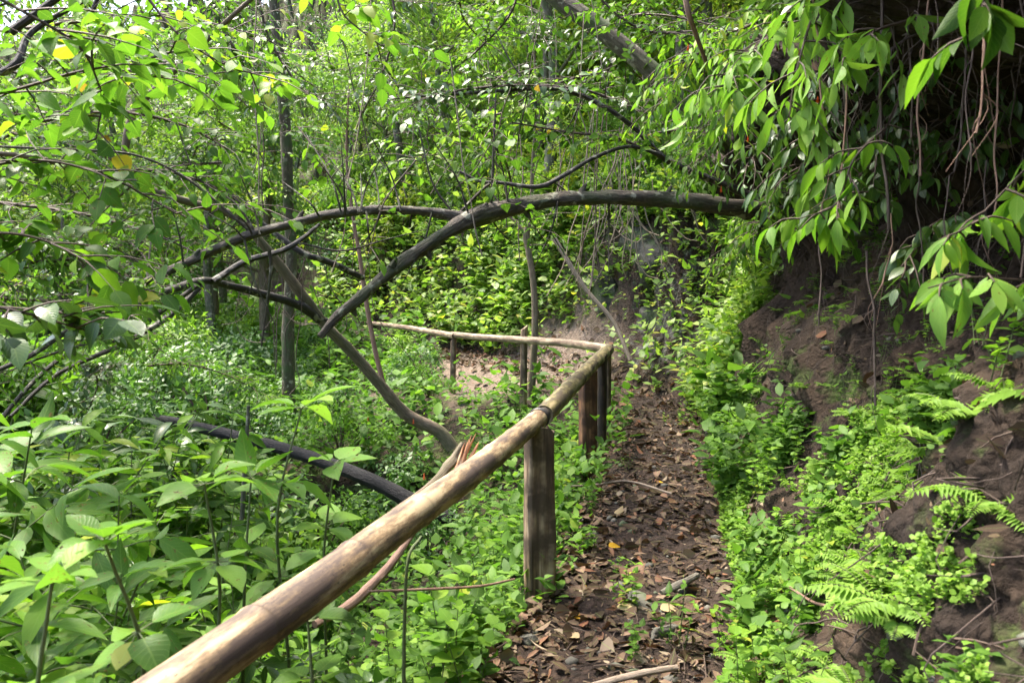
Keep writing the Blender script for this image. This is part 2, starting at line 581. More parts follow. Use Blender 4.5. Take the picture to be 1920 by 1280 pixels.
def timber_mat(name, c1, c2, c3):
    m, nt, out = node_mat(name)
    L = nt.links
    tc = N(nt, "ShaderNodeTexCoord")
    mp = N(nt, "ShaderNodeMapping")
    mp.inputs["Scale"].default_value = (22, 22, 1.6)
    L.new(tc.outputs["Object"], mp.inputs[0])
    n1 = N(nt, "ShaderNodeTexNoise", in_Scale=1.0, in_Detail=7.0, in_Roughness=.6, in_Distortion=.6)
    L.new(mp.outputs[0], n1.inputs["Vector"])
    n2 = N(nt, "ShaderNodeTexNoise", in_Scale=5.0, in_Detail=4.0)
    L.new(tc.outputs["Object"], n2.inputs["Vector"])
    col = ramp(nt, n1.outputs[0], [(.36, c1), (.5, c2), (.63, c3)])
    col = mixc(nt, ramp(nt, n2.outputs[0], [(.44, (0, 0, 0)), (.58, (.9, .9, .9))]), col, c1)
    bs = N(nt, "ShaderNodeBsdfPrincipled", in_Roughness=.75)
    L.new(col, bs.inputs["Base Color"])
    bp = N(nt, "ShaderNodeBump", in_Strength=.8, in_Distance=.008)
    L.new(n1.outputs[0], bp.inputs["Height"])
    L.new(bp.outputs[0], bs.inputs["Normal"])
    L.new(bs.outputs[0], out.inputs[0])
    return m


M['post_grey'] = timber_mat("timber_grey_brown", (.05, .031, .020), (.21, .135, .080), (.44, .33, .215))
M['post_red'] = timber_mat("timber_red_brown", (.05, .022, .012), (.17, .075, .035), (.30, .15, .07))
M['post_dark'] = timber_mat("timber_dark", (.018, .012, .008), (.05, .033, .02), (.12, .08, .05))
M['split'] = timber_mat("timber_fresh_split", (.38, .17, .08), (.55, .32, .17), (.68, .5, .3))


def rock_mat():
    m, nt, out = node_mat("rock_grey")
    L = nt.links
    tc = N(nt, "ShaderNodeTexCoord")
    n1 = N(nt, "ShaderNodeTexNoise", in_Scale=7.0, in_Detail=9.0, in_Roughness=.65)
    L.new(tc.outputs["Object"], n1.inputs["Vector"])
    n2 = N(nt, "ShaderNodeTexNoise", in_Scale=3.0, in_Detail=5.0)
    L.new(tc.outputs["Object"], n2.inputs["Vector"])
    col = ramp(nt, n1.outputs[0], [(.3, (.035, .032, .025)), (.5, (.09, .085, .068)), (.7, (.20, .185, .15))])
    col = mixc(nt, ramp(nt, n2.outputs[0], [(.5, (0, 0, 0)), (.62, (.8, .8, .8))]), col, (.05, .08, .025))
    bs = N(nt, "ShaderNodeBsdfPrincipled", in_Roughness=.85)
    L.new(col, bs.inputs["Base Color"])
    bp = N(nt, "ShaderNodeBump", in_Strength=.8, in_Distance=.02)
    L.new(n1.outputs[0], bp.inputs["Height"])
    L.new(bp.outputs[0], bs.inputs["Normal"])
    L.new(bs.outputs[0], out.inputs[0])
    return m


M['rock'] = rock_mat()
M['rock_dark'] = rock_mat()
M['rock_dark'].name = "rock_dark_wet"
for n_ in M['rock_dark'].node_tree.nodes:
    if n_.type == 'VALTORGB' and len(n_.color_ramp.elements) == 3:
        for e_, c_ in zip(n_.color_ramp.elements, ((.018, .017, .014), (.050, .048, .040), (.11, .105, .088))):
            e_.color = (*c_, 1)
    if n_.type == 'BUMP':
        n_.inputs['Distance'].default_value = .06


def soil_mat():
    """puv = (rock share, moss share, trodden-path share), a property of the ground at that place"""
    m, nt, out = node_mat("forest_soil")
    L = nt.links
    at = N(nt, "ShaderNodeAttribute", attribute_name="puv")
    sep = N(nt, "ShaderNodeSeparateXYZ")
    L.new(at.outputs["Vector"], sep.inputs[0])
    rk, ms, ph = sep.outputs
    tc = N(nt, "ShaderNodeTexCoord")
    ns = {}
    for k, (s, d) in {'a': (2.2, 10), 'b': (14, 8), 'c': (60, 5), 'd': (5, 6)}.items():
        n = N(nt, "ShaderNodeTexNoise", in_Scale=s, in_Detail=float(d), in_Roughness=.65)
        L.new(tc.outputs["Object"], n.inputs["Vector"])
        ns[k] = n.outputs[0]
    soil = ramp(nt, ns['a'], [(.35, (.012, .008, .006)), (.5, (.032, .021, .014)), (.66, (.080, .053, .034))])
    path = ramp(nt, ns['b'], [(.35, (.016, .011, .008)), (.55, (.042, .027, .020)), (.72, (.10, .062, .042))])
    col = mixc(nt, mth(nt, 'MINIMUM', ph, 1.0), soil, path)
    tanc = ramp(nt, ns['b'], [(.3, (.13, .095, .07)), (.55, (.25, .19, .145)), (.75, (.36, .29, .23))])
    col = mixc(nt, mth(nt, 'MINIMUM', mth(nt, 'MAXIMUM', mth(nt, 'SUBTRACT', ph, 1.0), 0.0), 1.0), col, tanc)
    col = mixc(nt, mth(nt, 'MULTIPLY', ns['c'], .5), col, (.03, .02, .014))
    rock = ramp(nt, mth(nt, 'ADD', mth(nt, 'MULTIPLY', ns['b'], .5), mth(nt, 'MULTIPLY', ns['a'], .5)), [(.36, (.035, .034, .028)), (.47, (.085, .082, .070)), (.52, (.13, .127, .112)), (.64, (.21, .20, .18))])
    rkk = ramp(nt, mth(nt, 'ADD', rk, mth(nt, 'MULTIPLY', mth(nt, 'SUBTRACT', ns['d'], .5), 1.1)), [(.42, (0, 0, 0)), (.55, (1, 1, 1))])
    col = mixc(nt, rkk, col, rock)
    mss = ramp(nt, mth(nt, 'ADD', ms, mth(nt, 'MULTIPLY', mth(nt, 'SUBTRACT', ns['d'], .5), 1.6)), [(.5, (0, 0, 0)), (.75, (.85, .85, .85))])
    moss = ramp(nt, ns['c'], [(.3, (.035, .055, .015)), (.7, (.10, .15, .03))])
    col = mixc(nt, mss, col, moss)
    bs = N(nt, "ShaderNodeBsdfPrincipled", in_Roughness=.9)
    bs.inputs["Specular IOR Level"].default_value = .25
    L.new(col, bs.inputs["Base Color"])
    dst = N(nt, "ShaderNodeMix", data_type='VECTOR')
    dst.inputs[0].default_value = .14
    nv = N(nt, "ShaderNodeTexNoise", in_Scale=4.0, in_Detail=4.0)
    L.new(tc.outputs["Object"], nv.inputs["Vector"])
    L.new(tc.outputs["Object"], dst.inputs[4]); L.new(nv.outputs[1], dst.inputs[5])
    vr = N(nt, "ShaderNodeTexVoronoi", feature='DISTANCE_TO_EDGE', in_Scale=4.2)
    L.new(dst.outputs[1], vr.inputs["Vector"])
    crack = ramp(nt, vr.outputs["Distance"], [(0, (1, 1, 1)), (.05, (0, 0, 0))])
    v2 = N(nt, "ShaderNodeTexVoronoi", feature='F1', in_Scale=26.0)
    L.new(dst.outputs[1], v2.inputs["Vector"])
    col = mixc(nt, mth(nt, 'MULTIPLY', mth(nt, 'MULTIPLY', crack, rkk), .85), col, (.012, .011, .010))
    grit = ramp(nt, v2.outputs["Distance"], [(.1, (0, 0, 0)), (.55, (1, 1, 1))])
    col = mixc(nt, mth(nt, 'MULTIPLY', grit, .55), col, (.016, .011, .008))
    hh = mth(nt, 'ADD', mth(nt, 'MULTIPLY', ns['b'], 1.0), mth(nt, 'MULTIPLY', ns['c'], .45))
    hh = mth(nt, 'SUBTRACT', hh, mth(nt, 'MULTIPLY', grit, .5))
    hh = mth(nt, 'SUBTRACT', hh, mth(nt, 'MULTIPLY', mth(nt, 'MULTIPLY', crack, rkk), 1.0))
    bp = N(nt, "ShaderNodeBump", in_Strength=.9, in_Distance=.035)
    L.new(hh, bp.inputs["Height"])
    L.new(bp.outputs[0], bs.inputs["Normal"])
    L.new(bs.outputs[0], out.inputs[0])
    return m


M['soil'] = soil_mat()

# ------------------------------------------------------------------ the ground: a shelf path cut into a hillside
TRAIL = np.array([(-3.2, -14), (-1.4, -6), (-.35, -.6), (-.05, 1.2), (.30, 2.7), (.74, 3.9), (.98, 5), (1.34, 6.4), (1.78, 8.4), (1.95, 9.8), (1.55, 11.2),
                  (.75, 12.6), (-.3, 14.2), (-1.9, 17.0), (-4.2, 21), (-8, 26), (-16, 33), (-40, 50)], float)
TRAIL = spline(TRAIL, 110)


_A, _B = TRAIL[:-1], TRAIL[1:]
_AB = _B - _A
_AB2 = (_AB ** 2).sum(1)
_RN = np.stack([_AB[:, 1], -_AB[:, 0]], 1) / np.sqrt(_AB2)[:, None]


def signed_dist(x, y):
    """signed distance to the trail's centre line (right positive), its y there, and its right-hand normal"""
    P0 = np.stack([x, y], -1).astype(float)
    sd, al, nx = np.zeros(len(P0)), np.zeros(len(P0)), np.zeros((len(P0), 2))
    for s0 in range(0, len(P0), 20000):
        p = P0[s0:s0 + 20000]
        dx = p[:, 0:1] - _A[None, :, 0]
        dy = p[:, 1:2] - _A[None, :, 1]
        t = np.minimum(np.maximum((dx * _AB[:, 0] + dy * _AB[:, 1]) / _AB2, 0), 1)
        dx -= t * _AB[:, 0]
        dy -= t * _AB[:, 1]
        D = dx * dx + dy * dy
        k = np.argmin(D, 1)
        r = np.arange(len(p))
        rn = _RN[k]
        s_ = np.where(dx[r, k] * rn[:, 0] + dy[r, k] * rn[:, 1] >= 0, 1, -1)
        sd[s0:s0 + 20000] = np.sqrt(D[r, k]) * s_
        al[s0:s0 + 20000] = _A[k, 1] + t[r, k] * _AB[k, 1]
        nx[s0:s0 + 20000] = rn
    return sd, al, nx


UPA = [0, .10, .50, .75, .95, 1.12, 1.25, 3, 6, 12, 40, 90]
UPH = [0, .10, .62, 1.12, 1.75, 2.4, 2.9, 4.2, 6.6, 12, 34, 60]


def ground(x, y):
    """-> positions on the ground above plan points (x, y), and masks"""
    x = np.atleast_1d(np.asarray(x, float)); y = np.atleast_1d(np.asarray(y, float))
    sd, al, rn = signed_dist(x, y)
    q = np.stack([x, y, 0 * x], -1)
    wob = .16 * fbm(q * .9, 3, 3)
    hw = .52 + .12 * fbm(q * .6, 2, 9)
    up = np.maximum(sd - hw, 0)
    up = np.where(up < 2, up * (1 + .5 * sstep(3.4, 5.0, al) * (1 - sstep(1.0, 2.0, up)) * (1 - sstep(9, 10.5, al))), up)
    dn = np.maximum(-sd - hw, 0)
    steep = 1 + .25 * fbm(q * .25, 2, 21)
    h_up = np.interp(up * np.clip(1 + wob, .6, 1.4), UPA, UPH) * np.where(up < 3, 1, 1)
    k = 1 - .62 * sstep(6.5, 12.5, al)
    h_dn = -k * (1.9 * (1 - np.exp(-dn * .38)) + .16 * dn) * steep
    h_dn = h_dn + .0 * dn
    far_up = sstep(9, 24, -x - .25 * y) * 0
    rise = .28 * sstep(9.5, 14, al) + .5 * sstep(14, 30, al)
    z = h_up + h_dn + rise
    rough = sstep(.3, 1.0, up)
    m = np.clip(up, 0, 1)
    n1 = fbm(np.stack([x * 1.7, y * 1.7, z * 1.7], -1), 5, 31)
    n2 = fbm(np.stack([x * 6, y * 6, z * 3.], -1), 4, 41)
    z = z + .05 * n2 * np.clip(up + dn, .15, 1) + .10 * fbm(q * 1.3, 3, 51) * np.clip(dn, 0, 1) \
        + .6 * fbm(q * .18, 3, 61) * np.clip((up - 4) / 6, 0, 1) + .020 * fbm(q * 7, 4, 71)
    # horizontal relief of the cut bank: clods, hollow, overhanging lip
    near = 1 - sstep(8.5, 10.5, al)
    sh = rough * (.20 * n1 + .10 * n2 + .07 * np.abs(fbm(np.stack([x * 3.3, y * 3.3, z * 2.2], -1), 3, 91)))
    sh = sh - near * .38 * sstep(1.25, 1.7, z) * (1 - sstep(2.2, 2.7, z)) * sstep(0.1, .4, up)
    sh = sh + near * 1.0 * sstep(2.3, 3.0, z) * (1 - sstep(3.2, 5.0, z))
    q3 = np.stack([x - rn[:, 0] * sh, y - rn[:, 1] * sh, z], -1)
    clod = np.abs(fbm(q3 * 5.5, 2, 131)) - .35
    fine = fbm(q3 * 17, 3, 141)
    bankm = sstep(.05, .3, up) * (1 - sstep(14, 20, al)) * (1 - .75 * (1 - sstep(1.2, 2.2, np.hypot(x - 2.3, y - 12.3))))
    sh = sh + bankm * (.10 * clod + .028 * fine)
    X = x - rn[:, 0] * sh
    Y = y - rn[:, 1] * sh
    rock = np.zeros_like(x)
    rock = np.maximum(rock, .45 * (1 - sstep(.8, 1.8, np.hypot((X - 2.0) * .9, (Y - 12.2) * .75))) * sstep(.1, .5, z) * (1 - sstep(2.5, 3.1, z)))
    moss = .25 + .35 * sstep(.2, 1, up) + .3 * sstep(.3, 1, dn)
    moss = moss - .35 * rock
    moss = moss - near * .45 * sstep(1.0, 1.6, z)
    path = 1 - sstep(.0, .35, up + dn)
    tan = 1 - sstep(.9, 1.7, np.hypot((X + .35) * .6, (Y - 13.4) * .75))
    path = np.where(tan > .01, 1 + tan, path)
    rock = rock * (1 - tan)
    return np.stack([X, Y, z], -1), np.stack([rock, moss, path], -1), sd, al


def gp(x, y):
    return ground([x], [y])[0][0]


def hit(px, py, d0=1.5, d1=24):
    """where the line of sight through a photo pixel meets the ground"""
    ds = np.arange(d0, d1, .06)
    pts = np.array([P(px, py, d) for d in ds])
    G = ground(pts[:, 0], pts[:, 1])[0]
    k = np.argmax(G[:, 2] >= pts[:, 2])
    return pts[k]


th = np.concatenate([np.linspace(-math.pi, -math.radians(50), 90, endpoint=False),
                     np.linspace(-math.radians(50), math.radians(8), 300, endpoint=False),
                     np.linspace(math.radians(8), math.radians(50), 620, endpoint=False),
                     np.linspace(math.radians(50), math.pi, 91)])
rr_ = np.geomspace(.25, 95, 500)
T_, R_ = np.meshgrid(th, rr_)
gx, gy = (R_ * np.sin(T_)).ravel(), (R_ * np.cos(T_)).ravel()
GV, GM, GSD, GAL = ground(gx, gy)
nT, nR = len(th), len(rr_)
i = (np.arange(nR - 1)[:, None] * nT + np.arange(nT - 1)[None]).ravel()
gf = np.concatenate([np.stack([i, i + nT + 1, i + 1], 1), np.stack([i, i + nT, i + nT + 1], 1)])
cen = np.array([[0, 0, gp(0, 0)[2]]])
k0 = len(GV)
gf = np.concatenate([gf, np.stack([np.arange(nT - 1), np.arange(1, nT), np.full(nT - 1, k0)], 1)])
mb = MB()
mb.add(np.vstack([GV, cen]), gf, np.vstack([GM, [[0, .2, 1]]]))
tag(obj("ground", (mb, M['soil'])), kind='structure')

# per-cell data for scattering things on the ground
Vg = GV.reshape(nR, nT, 3)
e1 = Vg[1:, :-1] - Vg[:-1, :-1]
e2 = Vg[:-1, 1:] - Vg[:-1, :-1]
CN = np.cross(e2, e1)
CA = np.linalg.norm(CN, axis=-1)
CN = nrm(CN)
CN = np.where(CN[..., 2:3] < -.2, -CN, CN)
CP = (Vg[1:, 1:] + Vg[:-1, :-1]) / 2
CSD = GSD.reshape(nR, nT)[:-1, :-1]
CAL = GAL.reshape(nR, nT)[:-1, :-1]
CP, CN, CA, CSD, CAL = CP.reshape(-1, 3), CN.reshape(-1, 3), CA.ravel(), CSD.ravel(), CAL.ravel()
CN[CN[:, 2] < -.2] *= -1
_dep = CP[:, 1] * cp - (CP[:, 2] - CAMZ) * sp
_px = 960 + F * CP[:, 0] / np.maximum(_dep, .05)
_py = 640 - F * (CP[:, 1] * sp + (CP[:, 2] - CAMZ) * cp) / np.maximum(_dep, .05)
INVIEW = (_dep > .9) & (_px > -500) & (_px < 2420) & (_py > -400) & (_py < 1700)
CDIST = np.maximum(_dep, .5)


def scatter(weight, n, seed):
    g = np.random.default_rng(seed)
    w = CA * weight * INVIEW
    c = np.cumsum(w)
    idx = np.searchsorted(c, g.random(n) * c[-1])
    idx = np.clip(idx, 0, len(CA) - 1)
    p = CP[idx] + (g.random((n, 3)) - .5) * (np.sqrt(CA[idx])[:, None])* .8
    return p, CN[idx], idx, g


# ------------------------------------------------------------------ ground cover, litter, twigs (uncountable stuff)
def tufts(p, nr, g, size, k, lens, lift, r0=0., r1=1., wid=1.3):
    """plantlets: k leaves round each point"""
    n = len(p)
    L = Leaves()
    for j in range(k):
        az = g.random(n) * 2 * math.pi
        el = g.uniform(.0, .7, n)
        d = np.stack([np.cos(az) * np.cos(el), np.sin(az) * np.cos(el), np.sin(el)], -1)
        d = nrm(d + nr * .35)
        u = nrm(np.array([0, -.0, 1.0]) + nr * .6 + g.normal(0, .3, (n, 3)))
        hgt = g.random(n) ** 1.2 * lift
        q = p + nr * (hgt * size)[:, None] + np.array([0, 0, 1.]) * (hgt * size * .7)[:, None] + d * (size * .12)[:, None] + g.normal(0, .25, (n, 3)) * size[:, None]
        l = size * g.uniform(*lens, n)
        L.many(list(q), list(d), list(u), list(l), list(np.full(n, wid)), list(g.uniform(r0, r1, n)))
    return L


patch = fbm(CP * 1.6, 3, 77)
patch2 = fbm(CP * 4.5, 3, 78)
patch3 = fbm(CP * 10.0, 2, 79)
offp = np.abs(CSD) - .45
near_bank = (CSD > 0) & (CAL < 9)
uphill = CSD > 0
rocky = (1 - sstep(.8, 1.7, np.hypot((CP[:, 0] - 2.0) * .9, (CP[:, 1] - 12.2) * .75))) * (CP[:, 2] < 2.7)
bare = 1 - sstep(.9, 1.6, np.hypot((CP[:, 0] + .35) * .6, (CP[:, 1] - 13.4) * .75))      # trodden bare patch behind far rail
veil = (1 - .88 * rocky) * (1 - .95 * bare) * (offp > 0)
NEARB = near_bank * np.where(CP[:, 2] > np.interp(CAL, [3.8, 4.8, 7.2, 8.5], [.8, .5, .5, 1.2]) + .3 * patch + .25 * patch2, .02, 1.0)

# (a) near bank: clumps with soil between
w = NEARB * veil * sstep(.30, .55, patch * .45 + patch2 * .55 + patch3 * .5) / CDIST ** 1.1
p, nr, idx, g = scatter(w, 3700, 5)
sz = .007 + .0036 * CDIST[idx] * g.uniform(.4, 2.1, len(p)) ** 1.4
mbc = tufts(p[:2500], nr[:2500], g, sz[:2500], 5, (.8, 1.6), 3.0).into(MB(), OVATE_MID, 5)
tufts(p[2500:3350], nr[2500:3350], g, sz[2500:3350] * 1.9, 4, (.7, 1.6), 2.6, 0, .7).into(mbc, LANCE_MID, 55)
tufts(p[3350:], nr[3350:], g, sz[3350:] * 1.7, 3, (.7, 1.4), 2.0, .2, 1).into(mbc, tmpl(U_MID, PR_HEART, .2, .2), 56)
tag(obj("bank_cover", (mbc, M['cover'])), 'clumps of small bright green creeping plants on the near earth bank', 'ground cover', kind='stuff')
# (b) slope below the rail and gully floor
w = (~uphill) * veil * (CAL > -2) / CDIST ** 1.25 * sstep(-.9, -.1, patch2)
p, nr, idx, g = scatter(w, 15000, 51)
h_ = len(p) * 2 // 3
sz = .020 + .0058 * CDIST[idx] * g.uniform(.35, 1.6, len(p))
mbc = tufts(p[:h_], nr[:h_], g, sz[:h_], 5, (.8, 1.7), 3.0).into(MB(), OVATE_MID, 51)
tufts(p[h_:], nr[h_:], g, sz[h_:] * 1.5, 5, (.8, 1.7), 2.6, 0, .8).into(mbc, LANCE_MID, 53)
tag(obj("slope_cover", (mbc, M['cover'])), 'thick low green growth covering the slope and gully left of the rail', 'ground cover', kind='stuff')
# (c) far bank and hillside
w = uphill * (CAL > 8.6) * veil / CDIST ** 1.0 * sstep(-.45, .1, patch2 + .3 * patch) * (CDIST < 26) * np.where((CSD < 4) & (CDIST < 18), 3.0, 1.0)
p, nr, idx, g = scatter(w, 24000, 52)
sz = .02 + .0048 * CDIST[idx] * g.uniform(.4, 1.7, len(p))
h_ = len(p) // 2
mbc = tufts(p[:h_], nr[:h_], g, sz[:h_], 6, (.8, 1.6), 3.0).into(MB(), OVATE_LO, 52)
tufts(p[h_:], nr[h_:], g, sz[h_:] * 1.35, 6, (.8, 1.6), 3.0).into(mbc, LANCE_MID, 54)
tag(obj("hillside_cover", (mbc, M['leaf_far'])), 'yellow green trailing plants covering the far bank and hillside', 'ground cover', kind='stuff')

# tiny lacy moss plants on the near bank
w = near_bank * (CAL > -1) * (CP[:, 2] < np.interp(CAL, [3.8, 4.8, 7.2, 8.5], [1.3, .5, .5, 1.5])) * (offp > -.02) * sstep(.15, .6, fbm(CP * 2.6, 3, 12) + .5 * patch3) / CDIST
p, nr, idx, g = scatter(w, 5200, 6)
L = tufts(p, nr, g, .006 + .0026 * CDIST[idx] * g.uniform(.6, 1.5, len(p)), 7, (.7, 1.6), 3.0, .3, 1.0, 1.4)
tag(obj("bank_moss_plants", (L.into(MB(), ROUND_MID, 6), M['fern'])), 'lacy light green moss and seedlings clinging to the near earth bank', 'moss', kind='stuff')

# leaf litter on the path and slopes
mbl = MB()
for nl_, sd_, w in ((15500, 8, (np.abs(CSD) < .68) * (1.0 + 3.5 * np.abs(CSD)) * sstep(-1.1, .3, patch2 + .2) * (CDIST < 17) / CDIST ** 1.1),
                    (15000, 18, (.14 * (np.abs(CSD) >= .62) + .25 * near_bank + 1.5 * bare + .9 * rocky * (patch2 > 0)) / CDIST ** 1.25)):
    p, nr, idx, g = scatter(w, nl_, sd_)
    n = len(p)
    az = g.random(n) * 6.283
    d = nrm(np.stack([np.cos(az), np.sin(az), g.normal(0, .25, n)], -1))
    d = nrm(d - nr * (np.sum(d * nr, -1, keepdims=True)) * .8)
    L = Leaves()
    L.many(list(p + nr * g.uniform(.003, .028, n)[:, None]), list(d), list(nrm(nr + g.normal(0, .6, (n, 3)))),
           list((.010 + .105 * g.random(n) ** 2.4) * (.8 + .05 * CDIST[idx])), list(g.uniform(.25, 1.4, n)), list(g.random(n)))
    L.into(mbl, OVATE_MID, sd_)
tag(obj("leaf_litter", (mbl, M['litter'])), 'brown dead leaf litter strewn along the dirt path', 'leaf litter', kind='stuff')

mb = MB()
p, nr, idx, g = scatter(((np.abs(CSD) < .7) * 1.0 + .35 * near_bank * (CP[:, 2] < 1.6) + .12) / CDIST ** 1.2, 4200, 9)
for q, m_, ii in zip(p, nr, idx):
    a = g.random() * 6.283
    t = nrm(np.array([math.cos(a), math.sin(a), 0]) - m_ * np.dot(m_, [math.cos(a), math.sin(a), 0]))
    l = g.uniform(.05, .28)
    s_ = nrm(np.cross(t, m_))
    tube(mb, [q - t * l / 2 + m_ * .01, q + s_ * g.normal(0, .1) * l + m_ * .018, q + t * l / 2 + m_ * .012], [.0035, .003, .0015], 4, 4,
         caps=False, rnd=g.random())
tag(obj("fallen_twigs", (mb, M['stem_brown'])), 'thin dry twigs scattered over the soil of the path and bank', 'twigs', kind='stuff')


mb = MB()
phi = (1 + 5 ** .5) / 2
IV = nrm(np.array([(-1, phi, 0), (1, phi, 0), (-1, -phi, 0), (1, -phi, 0), (0, -1, phi), (0, 1, phi), (0, -1, -phi), (0, 1, -phi), (phi, 0, -1), (phi, 0, 1), (-phi, 0, -1), (-phi, 0, 1)], float))
IF = np.array([(0, 11, 5), (0, 5, 1), (0, 1, 7), (0, 7, 10), (0, 10, 11), (1, 5, 9), (5, 11, 4), (11, 10, 2), (10, 7, 6), (7, 1, 8), (3, 9, 4), (3, 4, 2), (3, 2, 6), (3, 6, 8), (3, 8, 9), (4, 9, 5), (2, 4, 11), (6, 2, 10), (8, 6, 7), (9, 8, 1)])
w = ((np.abs(CSD) < .7) * 1.0 + .12 * near_bank * (CP[:, 2] < 2.2) + 1.0 * bare) / CDIST ** 1.2
p, nr, idx, g = scatter(w, 1500, 19)
for q in p:
    sc_ = (.006 + .03 * g.random() ** 3) * np.array([g.uniform(.8, 1.3), g.uniform(.8, 1.3), g.uniform(.5, .9)])
    mb.add(IV * (1 + g.normal(0, .14, (12, 1))) * sc_ + q, IF, np.tile([0, 0, g.random()], (12, 1)))
tag(obj("pebbles", (mb, M['rock'], False)), 'small stones and hard crumbs of earth on the path and bank', 'pebbles', kind='stuff')


# ------------------------------------------------------------------ plants
def twig(L, W, p0, d0, length, nl, ll, lw, rng, spread=.9, droop=.35, r=.004, sag=.5, term=True, lr=None):
    """one leafy twig: curved axis plus alternate leaves"""
    d0 = nrm(d0)
    p1 = p0 + d0 * length * .5
    d1 = nrm(d0 + np.array([rng.gauss(0, .2), rng.gauss(0, .2), -sag * .5]))
    p2 = p1 + d1 * length * .5
    pts = np.array([p0, p1, p2])
    if W is not None:
        tube(W, pts, [r, r * .75, r * .35], 4, 5, caps=False, rnd=rng.random())
    for j in range(nl):
        t = (j + .6) / nl
        q = (1 - t) ** 2 * p0 + 2 * t * (1 - t) * p1 + t * t * p2
        T = nrm((p1 - p0) * (1 - t) + (p2 - p1) * t)
        S = np.cross(T, [0, 0, 1.0])
        if np.linalg.norm(S) < .1:
            S = np.array([math.cos(j * 2.4), math.sin(j * 2.4), 0])
        S = nrm(S) * (1 if j % 2 else -1)
        d = T * .55 + S * spread + np.array([rng.gauss(0, .32), rng.gauss(0, .32), rng.gauss(0, .32) - droop])
        u = np.array([rng.gauss(0, .5), rng.gauss(0, .5), 1.0])
        L.one(q, d, u, ll * rng.uniform(.45, 1.2), lw * rng.uniform(.75, 1.25), rng.random() if lr is None else min(1, max(0, lr + rng.gauss(0, .15))))
    if term:
        L.one(p2, d1 + np.array([0, 0, -droop * .6]), [rng.gauss(0, .3), rng.gauss(0, .3), 1.0], ll * rng.uniform(.9, 1.2), lw, rng.random() if lr is None else lr)
    return p2


def shrub_mesh(seed, h, spread, stems, twigs, nl, ll, lw, tm, lmat, smat, droop=.35, r=.012, whorl=0, tl=.35):
    rng = random.Random(seed)
    L, W = Leaves(), MB()
    for s in range(stems):
        az = s * 2.4 + rng.uniform(-.5, .5)
        lean = rng.uniform(.15, 1.0) * spread
        hh = h * rng.uniform(.65, 1.0)
        base = np.array([rng.gauss(0, .04), rng.gauss(0, .04), -.08])
        top = base + np.array([math.cos(az) * lean, math.sin(az) * lean, hh])
        mid = base * .5 + top * .5 + np.array([-math.cos(az) * lean * .15, -math.sin(az) * lean * .15, hh * .08])
        c = tube(W, [base, mid, top], [r, r * .7, r * .3], 5, 9, rough=.15, seed=seed + s, caps=False)
        for k in range(twigs):
            t = .22 + .78 * (k + rng.random()) / twigs
            q = c[min(len(c) - 1, int(t * (len(c) - 1)))]
            a = k * 2.4 + rng.uniform(-.6, .6)
            twig(L, W, q, np.array([math.cos(a), math.sin(a), rng.uniform(.0, .8)]), tl * (1.15 - .6 * t) * rng.uniform(.7, 1.3), nl, ll, lw, rng, droop=droop, r=r * .35)
        if whorl:
            for k in range(whorl):
                a = k * 2.4 + rng.random()
                e = rng.uniform(-.6, .9)
                L.one(c[-1] - np.array([0, 0, .012 * k]), [math.cos(a), math.sin(a), e], [rng.gauss(0, .2), rng.gauss(0, .2), 1], ll * rng.uniform(.8, 1.3), lw, rng.random())
    return L.into(MB(), tm, seed).mesh("foliage", lmat), W.mesh("stems", smat)


ORD = ['first', 'second', 'third', 'fourth', 'fifth', 'sixth', 'seventh', 'eighth', 'ninth', 'tenth', 'eleventh', 'twelfth', 'thirteenth',
       'fourteenth', 'fifteenth', 'sixteenth', 'seventeenth', 'eighteenth', 'nineteenth', 'twentieth', 'twenty-first', 'twenty-second',
       'twenty-third', 'twenty-fourth', 'twenty-fifth', 'twenty-sixth', 'twenty-seventh', 'twenty-eighth', 'twenty-ninth', 'thirtieth']


def plant_set(name, protos, spots, cat, label, group, ordinal=False, parts=("foliage", "stems")):
    """spots: (position, scale, turn, tilt-vector or None). first use of a proto builds it, later ones copy it"""
    roots = []
    spots = sorted(spots, key=lambda s: project(s[0])[0])
    made = {}
    for i, (pos, sc, rz) in enumerate(spots):
        k = i % len(protos)
        if k not in made:
            r = empty(name)
            for nme, me in zip(parts, protos[k]):
                obj(nme, me, r)
            made[k] = r
            o = r
        else:
            o = copy_tree(made[k])
        o.location = tuple(pos)
        o.rotation_euler = (random.gauss(0, .06), random.gauss(0, .06), rz)
        o.scale = (sc, sc, sc)
        lab = label
        if ordinal:
            lab = label.replace('#', ORD[min(i, 29)])
        tag(o, lab, cat, group)
        roots.append(o)
    return roots


random.seed(11)
# --- near left: shrubs with long pointed leaves growing up the slope below the rail
near_protos = [shrub_mesh(100 + k, h, s, st, tw, nl, ll, lw, OVATE_HI if k == 0 else LANCE_HI, lm, M['stem_green'], dr, .007, wh, .28)
               for k, (h, s, st, tw, nl, ll, lw, lm, dr, wh) in enumerate([
                   (1.5, .50, 6, 12, 6, .095, 1.1, M['leaf_near'], .3, 4),
                   (1.7, .45, 6, 12, 6, .15, .9, M['leaf_holes'], .35, 5),
                   (1.4, .50, 7, 12, 6, .11, .95, M['leaf_bright'], .45, 4),
                   (1.6, .45, 6, 12, 6, .13, 1.0, M['leaf_holes'], .3, 5),
                   (1.4, .50, 6, 12, 6, .115, 1.0, M['leaf_dark'], .4, 4)])]


def down_spot(px, d, topy):
    """ground spot at image column px and distance d, with the height that brings a plant's top to image row topy"""
    a = (px - 960) / F
    q = gp(a * d, d)
    return q, P(px, topy, d)[2] - q[2]


